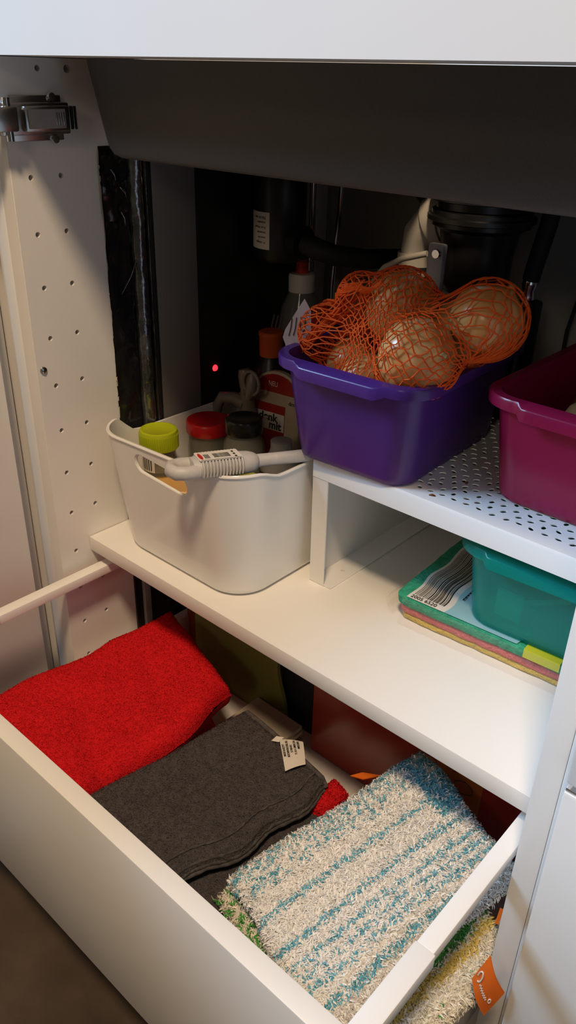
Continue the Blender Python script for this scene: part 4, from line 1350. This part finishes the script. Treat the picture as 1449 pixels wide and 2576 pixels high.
def green_col(u, v, rnd):
    uu = u + 0.015 * noise.noise((v * 10, u * 3, 7))
    p = 0.0
    for c, w_, q in ((0.05, 0.04, 0.50), (0.58, 0.015, 0.6), (0.80, 0.020, 0.95)):
        if abs(uu - c) < w_:
            p = max(p, q)
    if abs(v - 0.06) < 0.05:
        p = max(p, 0.5)
    k = rnd.uniform(0.8, 1.1)
    if clump(u, v, 4.0) < p:
        return (0.07 * k, 0.36 * k, 0.06 * k)
    if abs(uu - 0.86) < 0.02:
        return (0.64, 0.50, 0.13)
    return (0.82 * k, 0.78 * k, 0.66 * k)


def bl_z(u, v):
    return 0.003 * noise.noise((u * 2, v * 3, 5)) - 0.010 * sstep(0.80, 1.0, u) + 0.004 * math.sin(v * 3)


b1 = towel_fn([(0.379, -0.108), (0.520, -0.150), (0.556, 0.074), (0.418, 0.124)], -0.1110, 0.026, 0.014, bl_z,
              lambda u, v: (0.004 * math.sin(v * 9) * (u - 0.5), 0.004 * math.sin(u * 7)))
t7 = thing('mop_cloth', 'fluffy white chenille mop cloth with blue stripes on top', 'cloth', (0.46, -0.02, -0.137), 'mop cloths in the drawer')
towel('cloth_base', b1, 'chenillebase', t7, 50, 70)
pile('chenille_tufts', b1, 40000, 'chenille', t7, 0.0046, 0.00052, blue_col, 1.1, 11)
b2 = towel_fn([(0.368, -0.112), (0.560, -0.165), (0.580, 0.030), (0.41, 0.108)], -0.1400, 0.026, 0.014,
              lambda u, v: 0.003 * noise.noise((u * 2, v * 3, 9)) - 0.012 * sstep(0.75, 1.0, u),
              lambda u, v: (0.004 * math.sin(v * 11) * (u - 0.4), 0.004 * math.sin(u * 6)))
t8 = thing('mop_cloth', 'fluffy cream mop cloth with green stripes and an orange tag', 'cloth', (0.46, -0.03, -0.166), 'mop cloths in the drawer')
towel('cloth_base', b2, 'chenillebase', t8, 50, 60)
pile('chenille_tufts', b2, 28000, 'chenille', t8, 0.0050, 0.00060, green_col, 1.1, 12)
b3 = towel_fn([(0.400, -0.150), (0.535, -0.160), (0.540, 0.06), (0.410, 0.100)], -0.168, 0.060, 0.014)
t9 = thing('mop_cloth', 'cream mop cloth at the bottom of the pile of mop cloths', 'cloth', (0.46, -0.03, -0.229), 'mop cloths in the drawer')
towel('cloth_base', b3, 'chenillebase', t9, 24, 24)
# orange tag on the green cloth
M['orangetag'] = mat('orange_satin', (0.80, 0.17, 0.018), 0.35, vary=(25, (0.74, 0.15, 0.016)), bump=(60, 0.2, 0.002))
q1, q2, q3, q4 = Vector((0.5790, -0.0260, -0.1010)), Vector((0.5715, -0.0330, -0.1310)), Vector((0.5870, -0.0330, -0.1620)), Vector((0.5958, -0.0260, -0.1300))


def tagpt(u, v, off=0.0):
    p = (q1 * (1 - u) + q2 * u) * (1 - v) + (q4 * (1 - u) + q3 * u) * v
    return p + Vector((0, -0.003 * math.sin(PI * v) - 0.0008 * math.sin(u * 5) - off, 0))


a = MB().grid(lambda u, v: tagpt(u, v), 10, 14)
b = MB().grid(lambda u, v: tagpt(u, v, -0.0008), 10, 14)
a.add(b.v, b.f)
a.build('orange_tag', 'orangetag', t8, 60)


def stroke(pts, r=0.0005):
    MB().tube([tagpt(u, v, 0.0006) for u, v in pts], r, 6).build('tag_print', 'whiteink', t8, 60)


stroke([(0.55 + 0.17 * math.cos(k / 12 * 2 * PI), 0.16 + 0.085 * math.sin(k / 12 * 2 * PI)) for k in range(11)], 0.0007)
stroke([(0.62 + 0.055 * math.sin(k * 1.25), 0.30 + 0.0125 * k) for k in range(34)], 0.00035)
stroke([(0.52 + 0.07 * math.cos(k / 12 * 2 * PI), 0.82 + 0.04 * math.sin(k / 12 * 2 * PI)) for k in range(13)], 0.0005)
# second, small orange tag further back
MB().grid(lambda u, v: Vector((0.5600 + 0.003 * u, 0.0300 - 0.004 * v, -0.122 - 0.016 * v + 0.001 * u)), 3, 4).build('orange_tag', 'orangetag', t8, 60)
ot = MB().loft([[(0.3720, 0.071, -0.1400), (0.379, 0.082, -0.139), (0.398, 0.088, -0.134), (0.386, 0.074, -0.137)], [(0.3720, 0.071, -0.1412), (0.379, 0.082, -0.1402), (0.398, 0.088, -0.1352), (0.386, 0.074, -0.1382)]]).build('orange_tag', 'orangetag', t7)

# dry onion skin flakes fallen on the insert
M['flake'] = mat('onion_flake', (0.22, 0.07, 0.03), 0.6, vary=(80, (0.28, 0.10, 0.04)))
for x, y, a_, lb in ((0.3790, 0.1520, 0.4, 'tiny reddish onion skin flake near the insert front edge'), (0.3880, 0.1960, 1.9, 'tiny brown onion skin flake between the purple and magenta bins')):
    b = MB().grid(lambda u, v: Vector(((u - 0.5) * 0.006, (v - 0.5) * 0.003 * (1 - abs(u - 0.5)), 0.0004 + 0.0010 * math.sin(PI * u))), 6, 4)
    c = MB().grid(lambda u, v: Vector(((u - 0.5) * 0.006, (v - 0.5) * 0.003 * (1 - abs(u - 0.5)), 0.0001 + 0.0010 * math.sin(PI * u))), 6, 4)
    b.add(c.v, c.f)
    o = b.xf(Matrix.Translation((x, y, IZ)) @ Matrix.Rotation(a_, 4, 'Z')).build('onion_skin_flake', 'flake', None, 60, loc=(x, y, IZ))
    tag(o, lb, 'flake', 'onion skin flakes on the insert')
